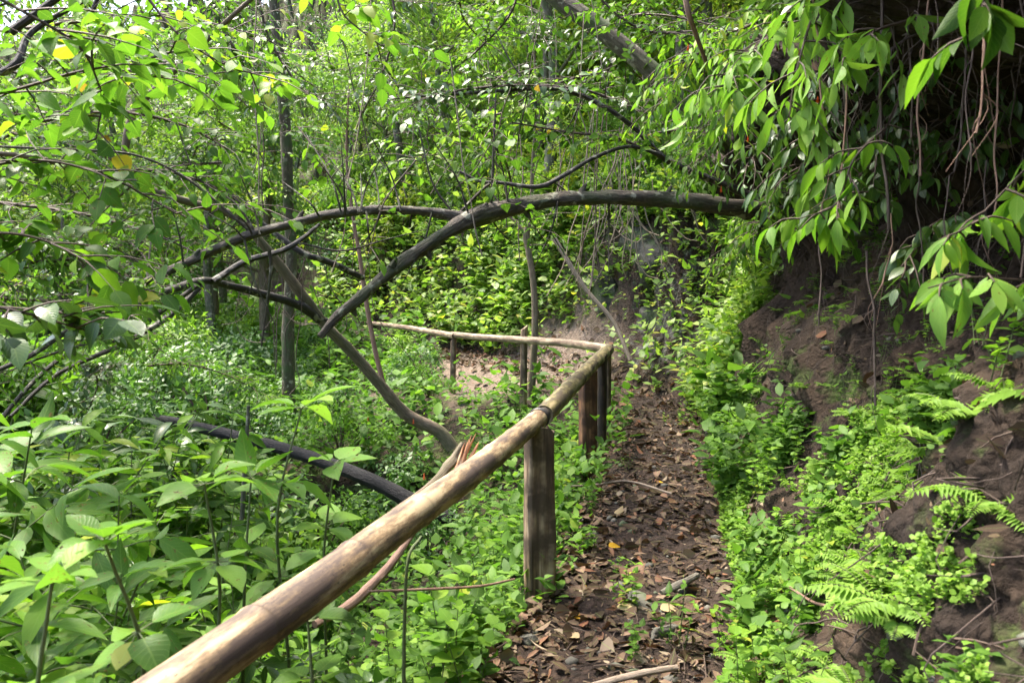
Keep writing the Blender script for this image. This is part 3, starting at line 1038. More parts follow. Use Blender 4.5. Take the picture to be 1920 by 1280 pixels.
spots = []
for (px, d, ty) in [(-60, 2.3, 800), (60, 2.0, 1010), (190, 2.5, 960), (-120, 3.2, 700), (70, 3.1, 880), (300, 2.7, 1010), (420, 3.2, 1000),
                    (180, 3.8, 850), (-40, 4.2, 640), (100, 4.6, 700), (560, 3.6, 1090), (330, 4.3, 860), (480, 4.6, 950), (230, 5.6, 720),
                    (20, 5.8, 600), (380, 6.0, 790), (140, 7.0, 610), (610, 4.6, 1090), (-100, 6.6, 520), (260, 2.0, 1170), (520, 2.3, 1190), (80, 1.7, 1180)]:
    q, hh = down_spot(px, d, ty)
    spots.append((q, max(.35, hh / 1.55), random.uniform(0, 6.28)))
plant_set("broadleaf_shrub", near_protos, spots, 'shrub', 'broad-leaved shrub left of the near rail, # from the left of these',
          'broad-leaved shrubs on the near left slope', True)

spots = []
for t in range(24):
    d = random.uniform(6.2, 11)
    px = random.uniform(-160, 250)
    q, hh = down_spot(px, d, random.uniform(520, 690))
    spots.append((q, min(1.5, max(.5, hh / 1.55)), random.uniform(0, 6.28)))
plant_set("slope_shrub", near_protos[:4], spots, 'shrub', 'leafy shrub on the gully slope at left under the low dark branches', 'shrubs on the gully slope at left')

# --- hero: pale whorled sapling standing in front of the charred log
def whorl_sapling(pos, height, seed, mat, ll, tiers, name, label, per=6, tm=LANCE_HI, group=None, lw=1.25):
    rng = random.Random(seed)
    L, W = Leaves(), MB()
    top = np.array([rng.gauss(0, .03), rng.gauss(0, .03), height])
    c = tube(W, [(0, 0, -.05), (rng.gauss(0, .05), rng.gauss(0, .05), height * .4), (rng.gauss(0, .04), rng.gauss(0, .04), height * .75), top], [.007, .006, .005, .003], 6, 14, rnd=.4, caps=False)
    for t in range(tiers):
        f = 1 - t * .2
        q = c[int(f * (len(c) - 1))]
        for k in range(per):
            a = k * 6.283 / per + t * .5 + rng.uniform(-.3, .3)
            e = rng.uniform(-.1, .9) if t == 0 else rng.uniform(-.6, .4)
            dd = nrm([math.cos(a), math.sin(a), e])
            b = q + dd * .03
            tube(W, [q, b], [.002, .0015], 4, 2, caps=False, rnd=.4)
            L.one(b, dd, [rng.gauss(0, .15), rng.gauss(0, .15), 1], ll * rng.uniform(.75, 1.15) * (1 - .05 * t), lw, rng.random())
    r = empty(name, pos)
    obj("foliage", (L.into(MB(), tm, seed), mat), r)
    obj("stem", (W, M['stem_green']), r)
    tag(r, label, 'sapling', group)
    return r


def sap_at(px, ty, d, seed, mat, ll, tiers, label, per=6, tm=LANCE_HI, lw=1.25):
    q, hh = down_spot(px, d, ty)
    return whorl_sapling(q, max(hh, .2), seed, mat, ll, tiers, "sapling", label, per, tm, None, lw)


sap_at(535, 770, 2.6, 1, M['leaf_pale'], .17, 3, 'tall pale green sapling with eaten leaves, standing before the charred fallen log', 6)
sap_at(590, 870, 2.75, 2, M['leaf_pale'], .13, 2, 'pale heart-leaved sapling just right of the tallest pale sapling', 5, OVATE_HI, 1.1)
sap_at(455, 905, 2.5, 3, M['leaf_holes'], .15, 3, 'narrow-leaved sapling left of the tallest pale sapling', 6)
sap_at(370, 915, 2.1, 4, M['leaf_pale'], .12, 2, 'shiny light green sapling in the left foreground above the rail end', 6, OVATE_HI, 1.1)
sap_at(600, 1170, 1.9, 5, M['leaf_near'], .10, 3, 'glossy dark sapling rising just under the near rail', 6, OVATE_HI, 1.1)
sap_at(195, 1010, 1.55, 6, M['leaf_holes'], .10, 3, 'sapling with a large round shiny leaf at the lower left', 6, OVATE_HI, 1.2)
sap_at(75, 1110, 1.35, 7, M['leaf_pale'], .10, 3, 'sapling with one yellowing leaf in the bottom left corner', 6, OVATE_HI, 1.1)

# --- low herbs between rail and slope (foot of the first post) and along the path
herb_protos = []
for k, (h, nst, ll, tm, mt) in enumerate([(.42, 4, .085, OVATE_HI, 'leaf_near'), (.5, 5, .09, OVATE_HI, 'leaf_bright'), (.34, 4, .075, LANCE_HI, 'leaf_near'), (.3, 3, .065, OVATE_HI, 'leaf_bright')]):
    rng = random.Random(300 + k)
    L, W = Leaves(), MB()
    for s in range(nst):
        a = s * 2.4
        hh = h * rng.uniform(.6, 1.1)
        b = np.array([rng.gauss(0, .05), rng.gauss(0, .05), -.03])
        t = b + np.array([math.cos(a) * .1, math.sin(a) * .1, hh])
        c = tube(W, [b, (b + t) / 2 + np.array([.01, 0, 0]), t], [.0035, .003, .0015], 4, 7, caps=False, rnd=.3)
        m_ = 5
        for j in range(m_):
            q = c[min(6, 1 + int((j + 1) / m_ * 5.5))]
            for sd in (0, 1):
                aa = j * 1.57 + sd * 3.14 + rng.gauss(0, .3)
                L.one(q, [math.cos(aa), math.sin(aa), rng.uniform(-.1, .55)], [rng.gauss(0, .2), rng.gauss(0, .2), 1], ll * rng.uniform(.6, 1.2) * (.75 + .08 * j), 1.15, rng.random())
    herb_protos.append((L.into(MB(), tm, k).mesh("foliage", M[mt]), W.mesh("stems", M['stem_green'])))
spots, spots2 = [], []
rng = random.Random(5)
for t in range(120):
    y = rng.uniform(1.6, 7.5) if t < 96 else rng.uniform(7.5, 11)
    xr = np.interp(y, [1.37, 4.05, 7.3, 9, 11], [-.58, .145, .78, 1.12, .1])
    x = xr - abs(rng.gauss(0, .45)) - .04 - .05
    if y < 2.3 and x > xr - .25: x -= .3
    spots.append((gp(x, y), rng.uniform(.6, 1.15), rng.uniform(0, 6.28)))
rt = random.Random(31)
for t in range(30):
    y = rt.uniform(2.6, 10)
    k_ = int(np.argmin(np.abs(TRAIL[:, 1] - y)))
    x = TRAIL[k_, 0] + .50 + abs(rt.gauss(0, .12))
    spots2.append((gp(x, y), rt.uniform(.25, .75), rt.uniform(0, 6.28)))
plant_set("path_edge_herb", herb_protos, spots2, 'herb', 'small leafy herb at the foot of the bank along the right edge of the path', 'herbs along the right edge of the path')
plant_set("herb", herb_protos, spots, 'herb', 'low leafy green herb growing below and beside the bamboo rail', 'herbs beside the rail')
spots = []
for (px, py, s) in [(1170, 1085, .5), (1100, 1040, .45), (1195, 1150, .5), (1400, 985, .6), (1290, 800, .6), (1250, 790, .5), (1110, 960, .5), (1275, 1225, .8),
                    (1370, 1235, .8), (1180, 880, .4), (1085, 925, .6), (1390, 940, .7), (1200, 1240, .45), (1060, 1010, .5), (1320, 820, .5)]:
    d = (CAMZ - .02) * F / (py - 550)
    spots.append((gp((px - 960) / F * d, d), s, rng.uniform(0, 6.28)))
plant_set("seedling", herb_protos[::-1], spots, 'seedling', 'small leafy seedling on the path, # from the left of these', 'seedlings along the path', True)

# --- ferns on the near bank
def frond(L, W, p0, az, length, rng, lift=.9):
    n = 20
    pts = []
    for k in range(n):
        t = k / (n - 1)
        pts.append(p0 + np.array([math.cos(az), math.sin(az), 0]) * length * t * .9 + np.array([0, 0, 1]) * length * (lift * t - .95 * t * t) * .7)
    pts = np.array(pts)
    tube(W, pts[::4], [.002] * len(pts[::4]), 3, 8, caps=False, rnd=.4)
    for k in range(2, n):
        t = k / (n - 1)
        T = nrm(pts[k] - pts[k - 1])
        S = nrm(np.cross(T, [0, 0, 1.]))
        w = length * .27 * math.sin(math.pi * min(1, t * .82 + .18)) ** .8
        for s in (-1, 1):
            L.one(pts[k], S * s + T * .35 + np.array([0, 0, -.15]), [T[0] * .2 + rng.gauss(0, .1), rng.gauss(0, .1), 1], max(w, .012), .62, min(1, max(0, .6 + rng.gauss(0, .2))))


fern_protos = []
for k in range(4):
    rng = random.Random(400 + k)
    L, W = Leaves(), MB()
    for s in range(7):
        frond(L, W, np.array([0, 0, 0.]), s * 6.283 / 7 + rng.uniform(-.4, .4), rng.uniform(.16, .3), rng, rng.uniform(.6, 1.5))
    fern_protos.append((L.into(MB(), OVATE_LO, k).mesh("fronds", M['fern']), W.mesh("stalks", M['stem_green'])))
spots = []
rng = random.Random(8)
for (px, d, s) in [(1560, 2.4, .9), (1640, 2.6, 1.0), (1700, 2.2, 1.1), (1780, 2.5, 1.1), (1850, 2.15, 1.1), (1900, 2.5, 1.0), (1620, 2.1, .9), (1480, 2.4, .8), (1420, 3.1, .8),
                   (1700, 3.0, .9), (1600, 3.5, .9), (1500, 4.0, .9), (1820, 2.8, .9), (1770, 1.95, 1.0), (1690, 3.6, .8), (1640, 4.4, .7), (1880, 1.9, .9),
                   (1440, 7.0, 1.0), (1400, 8.0, 1.0), (1360, 9.0, 1.0), (1330, 9.8, 1.1), (1400, 9.4, 1.2), (1460, 8.5, 1.2), (1300, 10.6, 1.2), (1920, 3.0, .9), (1950, 2.4, 1)]:
    spots.append((gp((px - 960) / F * d, d), s, rng.uniform(0, 6.28)))
plant_set("fern", fern_protos, spots, 'fern', 'light green lacy fern on the earth bank, # from the left', 'ferns on the bank', True, ("fronds", "stalks"))

spots = []
for t in range(34):
    y = rng.uniform(1.9, 4.9)
    k_ = int(np.argmin(np.abs(TRAIL[:, 1] - y)))
    spots.append((gp(TRAIL[k_, 0] + .55 + rng.uniform(.05, .75), y), rng.uniform(.35, .8), rng.uniform(0, 6.28)))
plant_set("small_fern", fern_protos, spots, 'fern', 'small lacy fern growing low on the near earth bank', 'small ferns low on the near bank', False, ("fronds", "stalks"))
spots = []
for t in range(34):
    y = rng.uniform(4.2, 8.2)
    k_ = int(np.argmin(np.abs(TRAIL[:, 1] - y)))
    spots.append((gp(TRAIL[k_, 0] + .5 + rng.uniform(.02, .6), y), rng.uniform(.2, .6), rng.uniform(0, 6.28)))
plant_set("bank_sprout", [herb_protos[2], fern_protos[0], herb_protos[0]], spots, 'small plant', 'sparse small sprout rooted in the dark soil of the middle of the bank', 'sprouts on the middle of the bank')
spots, spots3 = [], []
for t in range(64):
    q = hit(rng.uniform(1390, 1800), rng.uniform(430, 740))
    (spots if t % 2 else spots3).append((q, rng.uniform(.15, .42), rng.uniform(0, 6.28)))
plant_set("clinging_plant", herb_protos[:3], spots, 'small plant', 'tiny leafy plant clinging to the bare dark face of the bank', 'tiny plants on the bank face')
plant_set("clinging_fern", fern_protos, spots3, 'fern', 'tiny fern clinging to the bare dark face of the bank', 'tiny ferns on the bank face', False, ("fronds", "stalks"))
# small broad-leaved plants on the bank
spots = []
for (px, d, s) in [(1500, 2.3, .8), (1400, 2.6, .7), (1440, 2.9, .6), (1560, 2.9, .6), (1840, 2.3, .7), (1540, 3.6, .7), (1480, 4.4, .6), (1700, 2.45, .5),
                   (1590, 4.2, .6), (1380, 7.8, .9), (1350, 8.8, .9), (1880, 2.7, .7), (1620, 2.95, .6), (1390, 8.6, 1.1), (1340, 10.2, 1.2)]:
    spots.append((gp((px - 960) / F * d, d), s, rng.uniform(0, 6.28)))
plant_set("bank_plant", herb_protos[1:], spots, 'small plant', 'small broad-leaved plant on the earth bank, # from the left', 'small plants on the bank', True)

# ------------------------------------------------------------------ the rail
RAILZ = .92


def bamboo(mb, path, r0, r1, node_gap, seed, sides=22):
    """culm with swollen, grooved node rings; attribute z = ring mask"""
    path = spline(path, 200)
    seg = np.linalg.norm(np.diff(path, axis=0), axis=1)
    S = np.concatenate([[0], np.cumsum(seg)])
    tot = S[-1]
    rng = random.Random(seed)
    nodes = []
    s = rng.uniform(.1, .3)
    while s < tot:
        nodes.append(s)
        s += node_gap * rng.uniform(.85, 1.15)
    ss = set(np.linspace(0, tot, max(8, int(tot / .06))))
    for nd in nodes:
        for o in (-.03, -.012, -.006, 0, .006, .014, .03):
            if 0 < nd + o < tot: ss.add(nd + o)
    ss = np.array(sorted(ss))
    C = np.stack([np.interp(ss, S, path[:, k]) for k in range(3)], 1)
    T = nrm(np.gradient(C, axis=0))
    Nn = nrm(np.cross(T, [0, 0, 1.]))
    B = np.cross(T, Nn)
    r = np.interp(ss, [0, tot], [r0, r1])
    mask = np.zeros(len(ss))
    for nd in nodes:
        o = ss - nd
        r = r * (1 + .085 * np.exp(-(o / .013) ** 2) - .09 * np.exp(-((o - .006) / .004) ** 2))
        mask = np.maximum(mask, np.exp(-((o - .004) / .006) ** 2))
    ang = np.linspace(0, 2 * math.pi, sides + 1)
    dirs = Nn[:, None] * np.cos(ang)[None, :, None] + B[:, None] * np.sin(ang)[None, :, None]
    wob = 1 + .012 * fbm(np.stack([np.repeat(ss[:, None], sides + 1, 1).ravel() * 3, np.tile(np.cos(ang), len(ss)) * 1.5, np.tile(np.sin(ang), len(ss)) * 1.5 + seed], -1), 2, seed).reshape(len(ss), sides + 1)
    V = C[:, None] + dirs * (r[:, None] * wob)[:, :, None]
    A = np.zeros((len(ss), sides + 1, 3))
    A[:, :, 0] = ss[:, None] + seed * 3.3
    A[:, :, 1] = ang / (2 * math.pi)
    A[:, :, 2] = mask[:, None]
    w = sides + 1
    i = (np.arange(len(ss) - 1)[:, None] * w + np.arange(sides)[None]).ravel()
    mb.add(V, np.concatenate([np.stack([i, i + w + 1, i + 1], 1), np.stack([i, i + w, i + w + 1], 1)]), A)
    for e in (0, -1):                       # hollow end: rim and inner disc set back
        ring = V[e, :-1]
        c = C[e]
        inn = c + (ring - c) * .78
        dep = inn + T[e] * (.05 if e == 0 else -.05)
        k = np.arange(sides); k2 = (k + 1) % sides
        vv = np.vstack([ring, inn, dep, c + T[e] * (.05 if e == 0 else -.05)])
        ff = [np.stack([k, k2, k2 + sides], 1), np.stack([k, k2 + sides, k + sides], 1),
              np.stack([k + sides, k2 + sides, k2 + 2 * sides], 1), np.stack([k + sides, k2 + 2 * sides, k + 2 * sides], 1),
              np.stack([k + 2 * sides, k2 + 2 * sides, np.full(sides, 3 * sides)], 1)]
        mb.add(vv, np.concatenate(ff), np.tile([0, 0, .8], (len(vv), 1)))
    return C


def rail_pt(px, py, z=RAILZ):
    d = (CAMZ - z) / ((py - 550) / F)
    return P(px, py, d / (cp + (-(py - 640) / F) * sp) * 1.0)


near_pts = [rail_pt(-30, 1545), rail_pt(390, 1243), rail_pt(608, 1090), rail_pt(740, 990), rail_pt(870, 897), rail_pt(955, 830), rail_pt(1012, 783)]
mb = MB()
bamboo(mb, near_pts, .049, .052, .43, 3, 28)
railroot = empty("bamboo_rail", near_pts[-1])
near_rail = obj("culm", (mb, M['bamboo']))
near_rail.parent = railroot
near_rail.location = -railroot.location
# wire binding at the joint
wb_ = MB()
jc = near_pts[-1]
jt = nrm(near_pts[-1] - near_pts[-2])
jn = nrm(np.cross(jt, [0, 0, 1.])); jb = np.cross(jt, jn)
for kk, off in enumerate((-.05, -.042, -.034, -.026, -.018)):
    cc = jc + jt * off
    pts = [cc + (jn * math.cos(a) + jb * math.sin(a)) * .057 + jt * .006 * math.sin(a + kk) for a in np.linspace(0, 6.4, 22)]
    tube(wb_, pts, [.0028] * 22, 5, 44, caps=False, rnd=.1)
tube(wb_, [jc - jt * .04 - jb * .06, jc - jt * .03 + np.array([.03, -.02, -.08]), jc + np.array([.05, -.05, -.16])], [.0014] * 3, 4, 8, caps=False, rnd=.2)


def plain_mat(name, col, rough, metal=0.0):
    m, nt, out = node_mat(name)
    tc = N(nt, "ShaderNodeTexCoord")
    n = N(nt, "ShaderNodeTexNoise", in_Scale=90.0, in_Detail=4.0)
    nt.links.new(tc.outputs["Object"], n.inputs["Vector"])
    b = N(nt, "ShaderNodeBsdfPrincipled", in_Roughness=rough, in_Metallic=metal)
    nt.links.new(ramp(nt, n.outputs[0], [(.3, tuple(c * .5 for c in col)), (.7, col)]), b.inputs["Base Color"])
    nt.links.new(b.outputs[0], out.inputs[0])
    return m


sl = MB()
tube(sl, [jc - jt * .05, jc + jt * .12], [.041, .041], 14, 5, rnd=.1)
o = obj("inner_plug", (sl, M['post_dark']))
o.parent = railroot
o.location = -railroot.location
w_ = obj("wire_binding", (wb_, plain_mat("wire_steel", (.09, .085, .08), .5, .3)))
w_.parent = railroot
w_.location = -railroot.location
tag(railroot, 'thick weathered bamboo pole running from the lower left corner to the first post', 'bamboo rail')

p2 = [rail_pt(1019, 778, .905), rail_pt(1060, 736), rail_pt(1110, 684, .925), rail_pt(1141, 655, .93)]
mb = MB()
bamboo(mb, p2, .057, .066, .36, 6, 24)
tag(obj("bamboo_rail", (mb, M['bamboo_green'])), 'greenish brown bamboo pole from the wired joint to the corner post', 'bamboo rail')

far_pts = [rail_pt(1142, 654, .935), P(1060, 643, 10.0), P(978, 637, 11.0), P(900, 632, 11.9), P(848, 627, 12.6), P(760, 614, 14.6), P(690, 605, 17)]
mb = MB()
bamboo(mb, far_pts[:5], .055, .05, .42, 8, 16)
bamboo(mb, [far_pts[4] + np.array([.05, -.1, -.02]), far_pts[5], far_pts[6]], .055, .045, .42, 9, 14)
tag(obj("bamboo_rail", (mb, M['bamboo_pale'])), 'long thin pale bamboo pole of the far railing behind the corner', 'bamboo rail')


def post(base, top, w, dth, rz, mat, seed, taper=.95, slant=.04, rnd_=0.0):
    """split timber post: irregular section, chipped slanted top, slight twist"""
    n = 22
    S = 20
    ang = np.linspace(0, 2 * math.pi, S + 1)[:-1]
    mb = MB()
    V, A = [], []
    base = np.asarray(base, float); top = np.asarray(top, float)
    H = np.linalg.norm(top - base)
    for k in range(n):
        t = k / (n - 1)
        c = base + (top - base) * t
        a2 = ang
        ex = .45 if rnd_ == 0 else 1.0
        cx = np.sign(np.cos(a2)) * np.abs(np.cos(a2)) ** ex
        cy_ = np.sign(np.sin(a2)) * np.abs(np.sin(a2)) ** ex
        q = np.stack([np.cos(ang) * 1.5 + seed, np.sin(ang) * 1.5, np.full(S, t * H * 2.2)], -1)
        f_ = 1 + .10 * fbm(q, 3, seed) + .05 * fbm(q * np.array([4, 4, .6]), 2, seed + 5)
        sc = 1 - (1 - taper) * t
        X = cx * w / 2 * f_ * sc
        Y = cy_ * dth / 2 * f_ * sc
        r = rz + .06 * math.sin(t * 3 + seed)
        z = np.full(S, c[2])
        if k == n - 1:
            z = z + slant * cx + .012 * fbm(q * 5, 2, seed)
        V.append(np.stack([c[0] + X * math.cos(r) - Y * math.sin(r), c[1] + X * math.sin(r) + Y * math.cos(r), z], -1))
        A.append(np.tile([t, 0, 0], (S, 1)))
    V = np.array(V) - base
    i = (np.arange(n - 1)[:, None] * S + np.arange(S)[None])
    j = (np.arange(n - 1)[:, None] * S + (np.arange(S)[None] + 1) % S)
    i, j = i.ravel(), j.ravel()
    mb.add(V.reshape(-1, 3), np.concatenate([np.stack([i, j, j + S], 1), np.stack([i, j + S, i + S], 1)]), np.array(A).reshape(-1, 3))
    tv = V[-1]
    tc_ = tv.mean(0)
    k = np.arange(S)
    mb.add(np.vstack([tv, tc_]), np.stack([k, (k + 1) % S, np.full(S, S)], 1), np.zeros((S + 1, 3)))
    me = mb.mesh("wooden_post", mat, True)
    o = bpy.data.objects.new("wooden_post", me)
    COL.objects.link(o)
    o.location = tuple(base)
    md = o.modifiers.new("edge", 'EDGE_SPLIT')
    md.split_angle = math.radians(38)
    return o


def post_at(px, py_base, py_top, w, dth, rz, mat, seed, label, dd=0, **k):
    d = CAMZ * F / (py_base - 550) + dd
    b = gp((px - 960) / F * d, d)
    t = P(px, py_top, d)
    b[2] -= .12
    t[0], t[1] = b[0] + (t[0] - b[0]), b[1]
    tag(post(b, t, w, dth, rz, mat, seed, **k), label, 'post')


post_at(1012, 1125, 802, .155, .13, .35, M['post_grey'], 3, 'thick split timber post under the wired rail joint, nearest to the viewer', slant=-.02)
post_at(1104, 858, 700, .17, .14, .3, M['post_red'], 5, 'reddish brown square post, second along the near railing', slant=.02)
post_at(1130, 838, 672, .10, .10, .0, M['post_dark'], 7, 'dark rounded post right behind the reddish brown post', rnd_=1)
post_at(1141, 826, 660, .075, .075, .0, M['post_grey'], 9, 'slim lighter post at the corner of the railing', dd=.3, rnd_=1)
for (px, d, yb, yt, w, lab) in [(980, 11.05, 720, 614, .11, 'short grey post of the far railing right of the bare patch'),
                                (848, 12.6, 702, 634, .10, 'thin leaning post of the far railing left of the bare patch')]:
    b = P(px, yb, d); t = P(px + 3, yt, d)
    b[2] = min(b[2], gp(b[0], b[1])[2]) - .1
    t[1] = b[1]
    tag(post(b, t, w, w, .2, M['post_grey'], int(px), rnd_=1), lab, 'post')

# splintered wood lying over the rail
root = empty("splintered_branch", P(800, 900, 3.0))
mb = MB()
tube(mb, [P(735, 958, 2.85), P(800, 915, 3.0), P(845, 868, 3.15), P(868, 832, 3.2)], [.006, .014, .022, .016], 6, 16, rough=.3, seed=4)
o = obj("bark", (mb, M['bark_brown'])); o.parent = root; o.location = -root.location
mb = MB()
for k, (a, b) in enumerate([((862, 885), (893, 812)), ((868, 880), (880, 822)), ((856, 880), (871, 830)), ((872, 872), (898, 828)), ((850, 892), (884, 815))]):
    q0, q1 = P(*a, 3.1), P(*b, 3.12)
    tube(mb, [q0, (q0 + q1) / 2 + np.array([.004 * k - .008, 0, 0]), q1], [.010, .008, .0008], 4, 6, rough=.3, seed=k)
o = obj("splinters", (mb, M['split'])); o.parent = root; o.location = -root.location
tag(root, 'splintered broken branch with orange split wood leaning behind the rail', 'broken branch')


# ------------------------------------------------------------------ trees, limbs and vines
def wpath(spec):
    """(px, py, distance, thickness in px) -> points and radii"""
    pts = np.array([P(a, b, c) for a, b, c, t in spec])
    rad = np.array([t / 2 / F * c for a, b, c, t in spec])
    return pts, rad


def limb(mb, spec, sides=10, rough=.12, seed=1, n=None, caps=True):
    p, r = wpath(spec)
    return tube(mb, p, r, sides, n or (len(p) - 1) * 8 + 1, rough, seed, caps)


def into(root, name, mb, mat):
    o = obj(name, (mb, mat))
    o.parent = root
    o.location = -root.location
    return o


# arching limb over the path
root = empty("arching_limb", P(1470, 402, 6.0))
mb = MB()
limb(mb, [(1540, 415, 6.3, 35), (1465, 402, 6.2, 34), (1380, 390, 6.0, 32), (1290, 378, 5.9, 29), (1200, 372, 5.8, 29), (1120, 370, 5.7, 25), (1030, 376, 5.6, 27),
          (950, 390, 5.5, 32), (885, 410, 5.4, 32), (830, 440, 5.3, 25), (770, 482, 5.2, 25), (720, 520, 5.1, 23), (670, 562, 5.0, 20), (630, 597, 4.95, 17), (600, 632, 4.9, 14)], 16, .24, 3)
into(root, "main_limb", mb, M['bark_arch'])
mb = MB()
limb(mb, [(890, 415, 5.4, 25), (850, 405, 5.4, 22), (790, 396, 5.3, 17), (700, 394, 5.2, 17), (620, 402, 5.1, 17), (540, 422, 5.0, 17), (470, 440, 4.9, 17), (400, 470, 4.8, 17),
          (330, 502, 4.7, 16), (270, 530, 4.6, 15), (238, 543, 4.6, 14)], 14, .22, 5)
limb(mb, [(262, 535, 4.6, 12), (276, 548, 4.6, 13), (274, 562, 4.6, 12), (262, 570, 4.6, 8)], 8, .2, 6, 14)
into(root, "side_limb", mb, M['bark_limb'])
mb = MB()
for s in ([(920, 395, 5.45, 7), (923, 340, 5.4, 6), (926, 270, 5.4, 5), (930, 170, 5.4, 3)], [(845, 395, 5.4, 4), (810, 340, 5.4, 4), (785, 240, 5.4, 3)],
          [(470, 436, 4.9, 7), (430, 400, 4.85, 6), (350, 335, 4.8, 5), (250, 290, 4.7, 5), (110, 280, 4.6, 5), (0, 275, 4.6, 5)],
          [(480, 436, 4.9, 5), (440, 380, 4.9, 4), (370, 330, 5, 3), (330, 230, 5, 2)], [(860, 400, 5.4, 6), (905, 355, 5.4, 6), (918, 345, 5.4, 6)],
          [(560, 455, 5, 4), (640, 470, 5, 4), (720, 450, 5, 3), (800, 430, 5.1, 2)], [(505, 470, 5, 7), (508, 500, 5, 6), (502, 560, 5, 5), (490, 650, 5, 3)]):
    mb = MB(); limb(mb, s, 6, .15, 9, caps=False); into(root, 'twig', mb, M['bark_arch'])
rgt = random.Random(12)
for (px, py, dd_, up_) in [(1250, 366, 5.85, -1), (1090, 362, 5.7, -1), (985, 392, 5.55, 1), (905, 398, 5.4, -1), (800, 470, 5.25, 1), (735, 500, 5.1, -1), (660, 576, 5.0, 1), (560, 412, 5.05, -1), (430, 458, 4.85, 1), (365, 484, 4.75, -1)]:
    mb = MB(); limb(mb, [(px, py, dd_, 15), (px + 4, py + 9 * up_, dd_, 10), (px + 9, py + 17 * up_, dd_, 5)], 8, .3, px, 8); into(root, 'knot', mb, M['bark_arch'])
for k in range(26):
    fx = rgt.random()
    px = 260 + fx * 900
    py = float(np.interp(px, [260, 400, 540, 700, 850, 1000, 1200], [532, 470, 422, 394, 400, 380, 372]))
    dd_ = 4.6 + fx * 1.1
    dx_, dy_ = rgt.uniform(-90, 70), rgt.choice([-1, -1, 1]) * rgt.uniform(50, 170)
    mb = MB()
    limb(mb, [(px, py, dd_, 4.5), (px + dx_ * .3, py + dy_ * .45, dd_ + rgt.uniform(-.2, .2), 3.2), (px + dx_, py + dy_, dd_ + rgt.uniform(-.4, .4), 1.6)], 5, .2, 60 + k, caps=False)
    limb(mb, [(px + dx_ * .3, py + dy_ * .45, dd_, 2.5), (px + dx_ * .3 + rgt.uniform(-60, 60), py + dy_ * .8, dd_ + rgt.uniform(-.2, .2), 1.2)], 4, .2, 90 + k, caps=False)
    into(root, 'twig', mb, M['bark_arch'])
tag(root, 'long dark bare limb arching from the bank over the path and forking to the left', 'tree limb')

# leaning tree in the gully
root = empty("leaning_tree", P(825, 812, 9.2))
mb = MB()
limb(mb, [(850, 840, 9.2, 25), (822, 808, 9.2, 25), (760, 775, 9.1, 23), (705, 712, 8.9, 21), (655, 655, 8.7, 20), (612, 612, 8.5, 20), (572, 560, 8.3, 20), (530, 505, 8.1, 19),
          (490, 455, 7.9, 17), (438, 405, 7.7, 15), (330, 372, 7.3, 15), (233, 339, 7.0, 15), (160, 320, 6.8, 11), (60, 295, 6.5, 10), (-40, 285, 6.3, 8)], 12, .10, 13)
limb(mb, [(233, 345, 7.0, 11), (236, 270, 6.9, 14), (255, 205, 6.9, 13), (310, 150, 6.9, 10), (383, 80, 6.9, 9), (470, 0, 6.9, 8), (560, -70, 7, 6)], 10, .08, 14)
into(root, "trunk", mb, M['bark_brown'])
mb = MB()
limb(mb, [(610, 606, 8.5, 20), (560, 572, 8.2, 17), (480, 548, 7.8, 15), (420, 533, 7.4, 14), (380, 526, 7.0, 14), (330, 540, 6.6, 14), (285, 555, 6.2, 13), (200, 588, 5.6, 12), (120, 625, 5.0, 11),
          (60, 665, 4.6, 10), (-20, 700, 4.3, 9)], 10, .12, 15)
limb(mb, [(400, 528, 7.1, 14), (460, 490, 7.3, 12), (540, 465, 7.4, 10), (600, 420, 7.5, 6)], 8, .12, 16)
limb(mb, [(380, 532, 7.0, 12), (320, 590, 6.6, 11), (240, 640, 6.2, 10), (110, 700, 5.4, 8), (20, 780, 5.0, 6)], 8, .12, 17)
limb(mb, [(250, 570, 6.0, 9), (190, 620, 5.6, 9), (90, 690, 5.0, 8), (0, 790, 4.6, 8), (-40, 880, 4.4, 7)], 8, .12, 18)
limb(mb, [(640, 500, 8, 12), (600, 485, 7.8, 12), (560, 470, 7.7, 12), (470, 400, 7.6, 8), (400, 330, 7.5, 5)], 8, .12, 19)
limb(mb, [(680, 520, 8.3, 12), (640, 502, 8, 12)], 8, .12, 19)
into(root, "branch", mb, M['bark_dark'])
tag(root, 'brown tree trunk leaning left out of the gully with low dark branches', 'tree')


def simple_tree(name, specs, mat, label, cat='tree', sides=10, rough=.1, seed=1):
    p0 = P(*specs[0][0][:3])
    mb = MB()
    for k, s in enumerate(specs):
        limb(mb, s, sides, rough, seed + k)
    mb.v = [v - p0 for v in mb.v]
    o = obj(name, (mb, mat))
    o.location = tuple(p0)
    tag(o, label, cat)
    return o


simple_tree("mossy_tree", [[(540, 775, 12, 28), (541, 735, 12, 26), (540, 600, 12, 22), (546, 500, 12, 21), (541, 380, 12, 20), (535, 250, 12, 21), (526, 130, 12, 20), (513, 0, 12, 19), (505, -120, 12, 16), (510, -300, 12, 12)]],
            M['bark_mossy'], 'upright mossy tree trunk with pale lichen, tallest left of centre', 'tree', 12, .16, 22)
simple_tree("young_tree", [[(994, 745, 11.5, 17), (998, 700, 11.5, 15), (1003, 620, 11.5, 13), (1001, 540, 11.5, 12), (991, 470, 11.5, 12), (987, 438, 11.5, 13), (996, 395, 11.5, 8), (998, 320, 11.5, 7), (1005, 200, 11.5, 5), (1000, 60, 11.5, 4), (990, -80, 11.5, 2)],
                              [(988, 442, 11.5, 8), (970, 420, 11.5, 6), (952, 400, 11.5, 5), (920, 360, 11.5, 4), (880, 300, 11.5, 2)]],
            M['bark_brown'], 'slender grey-brown sapling trunk forking in a Y behind the far rail', 'tree', 9, .08, 31)
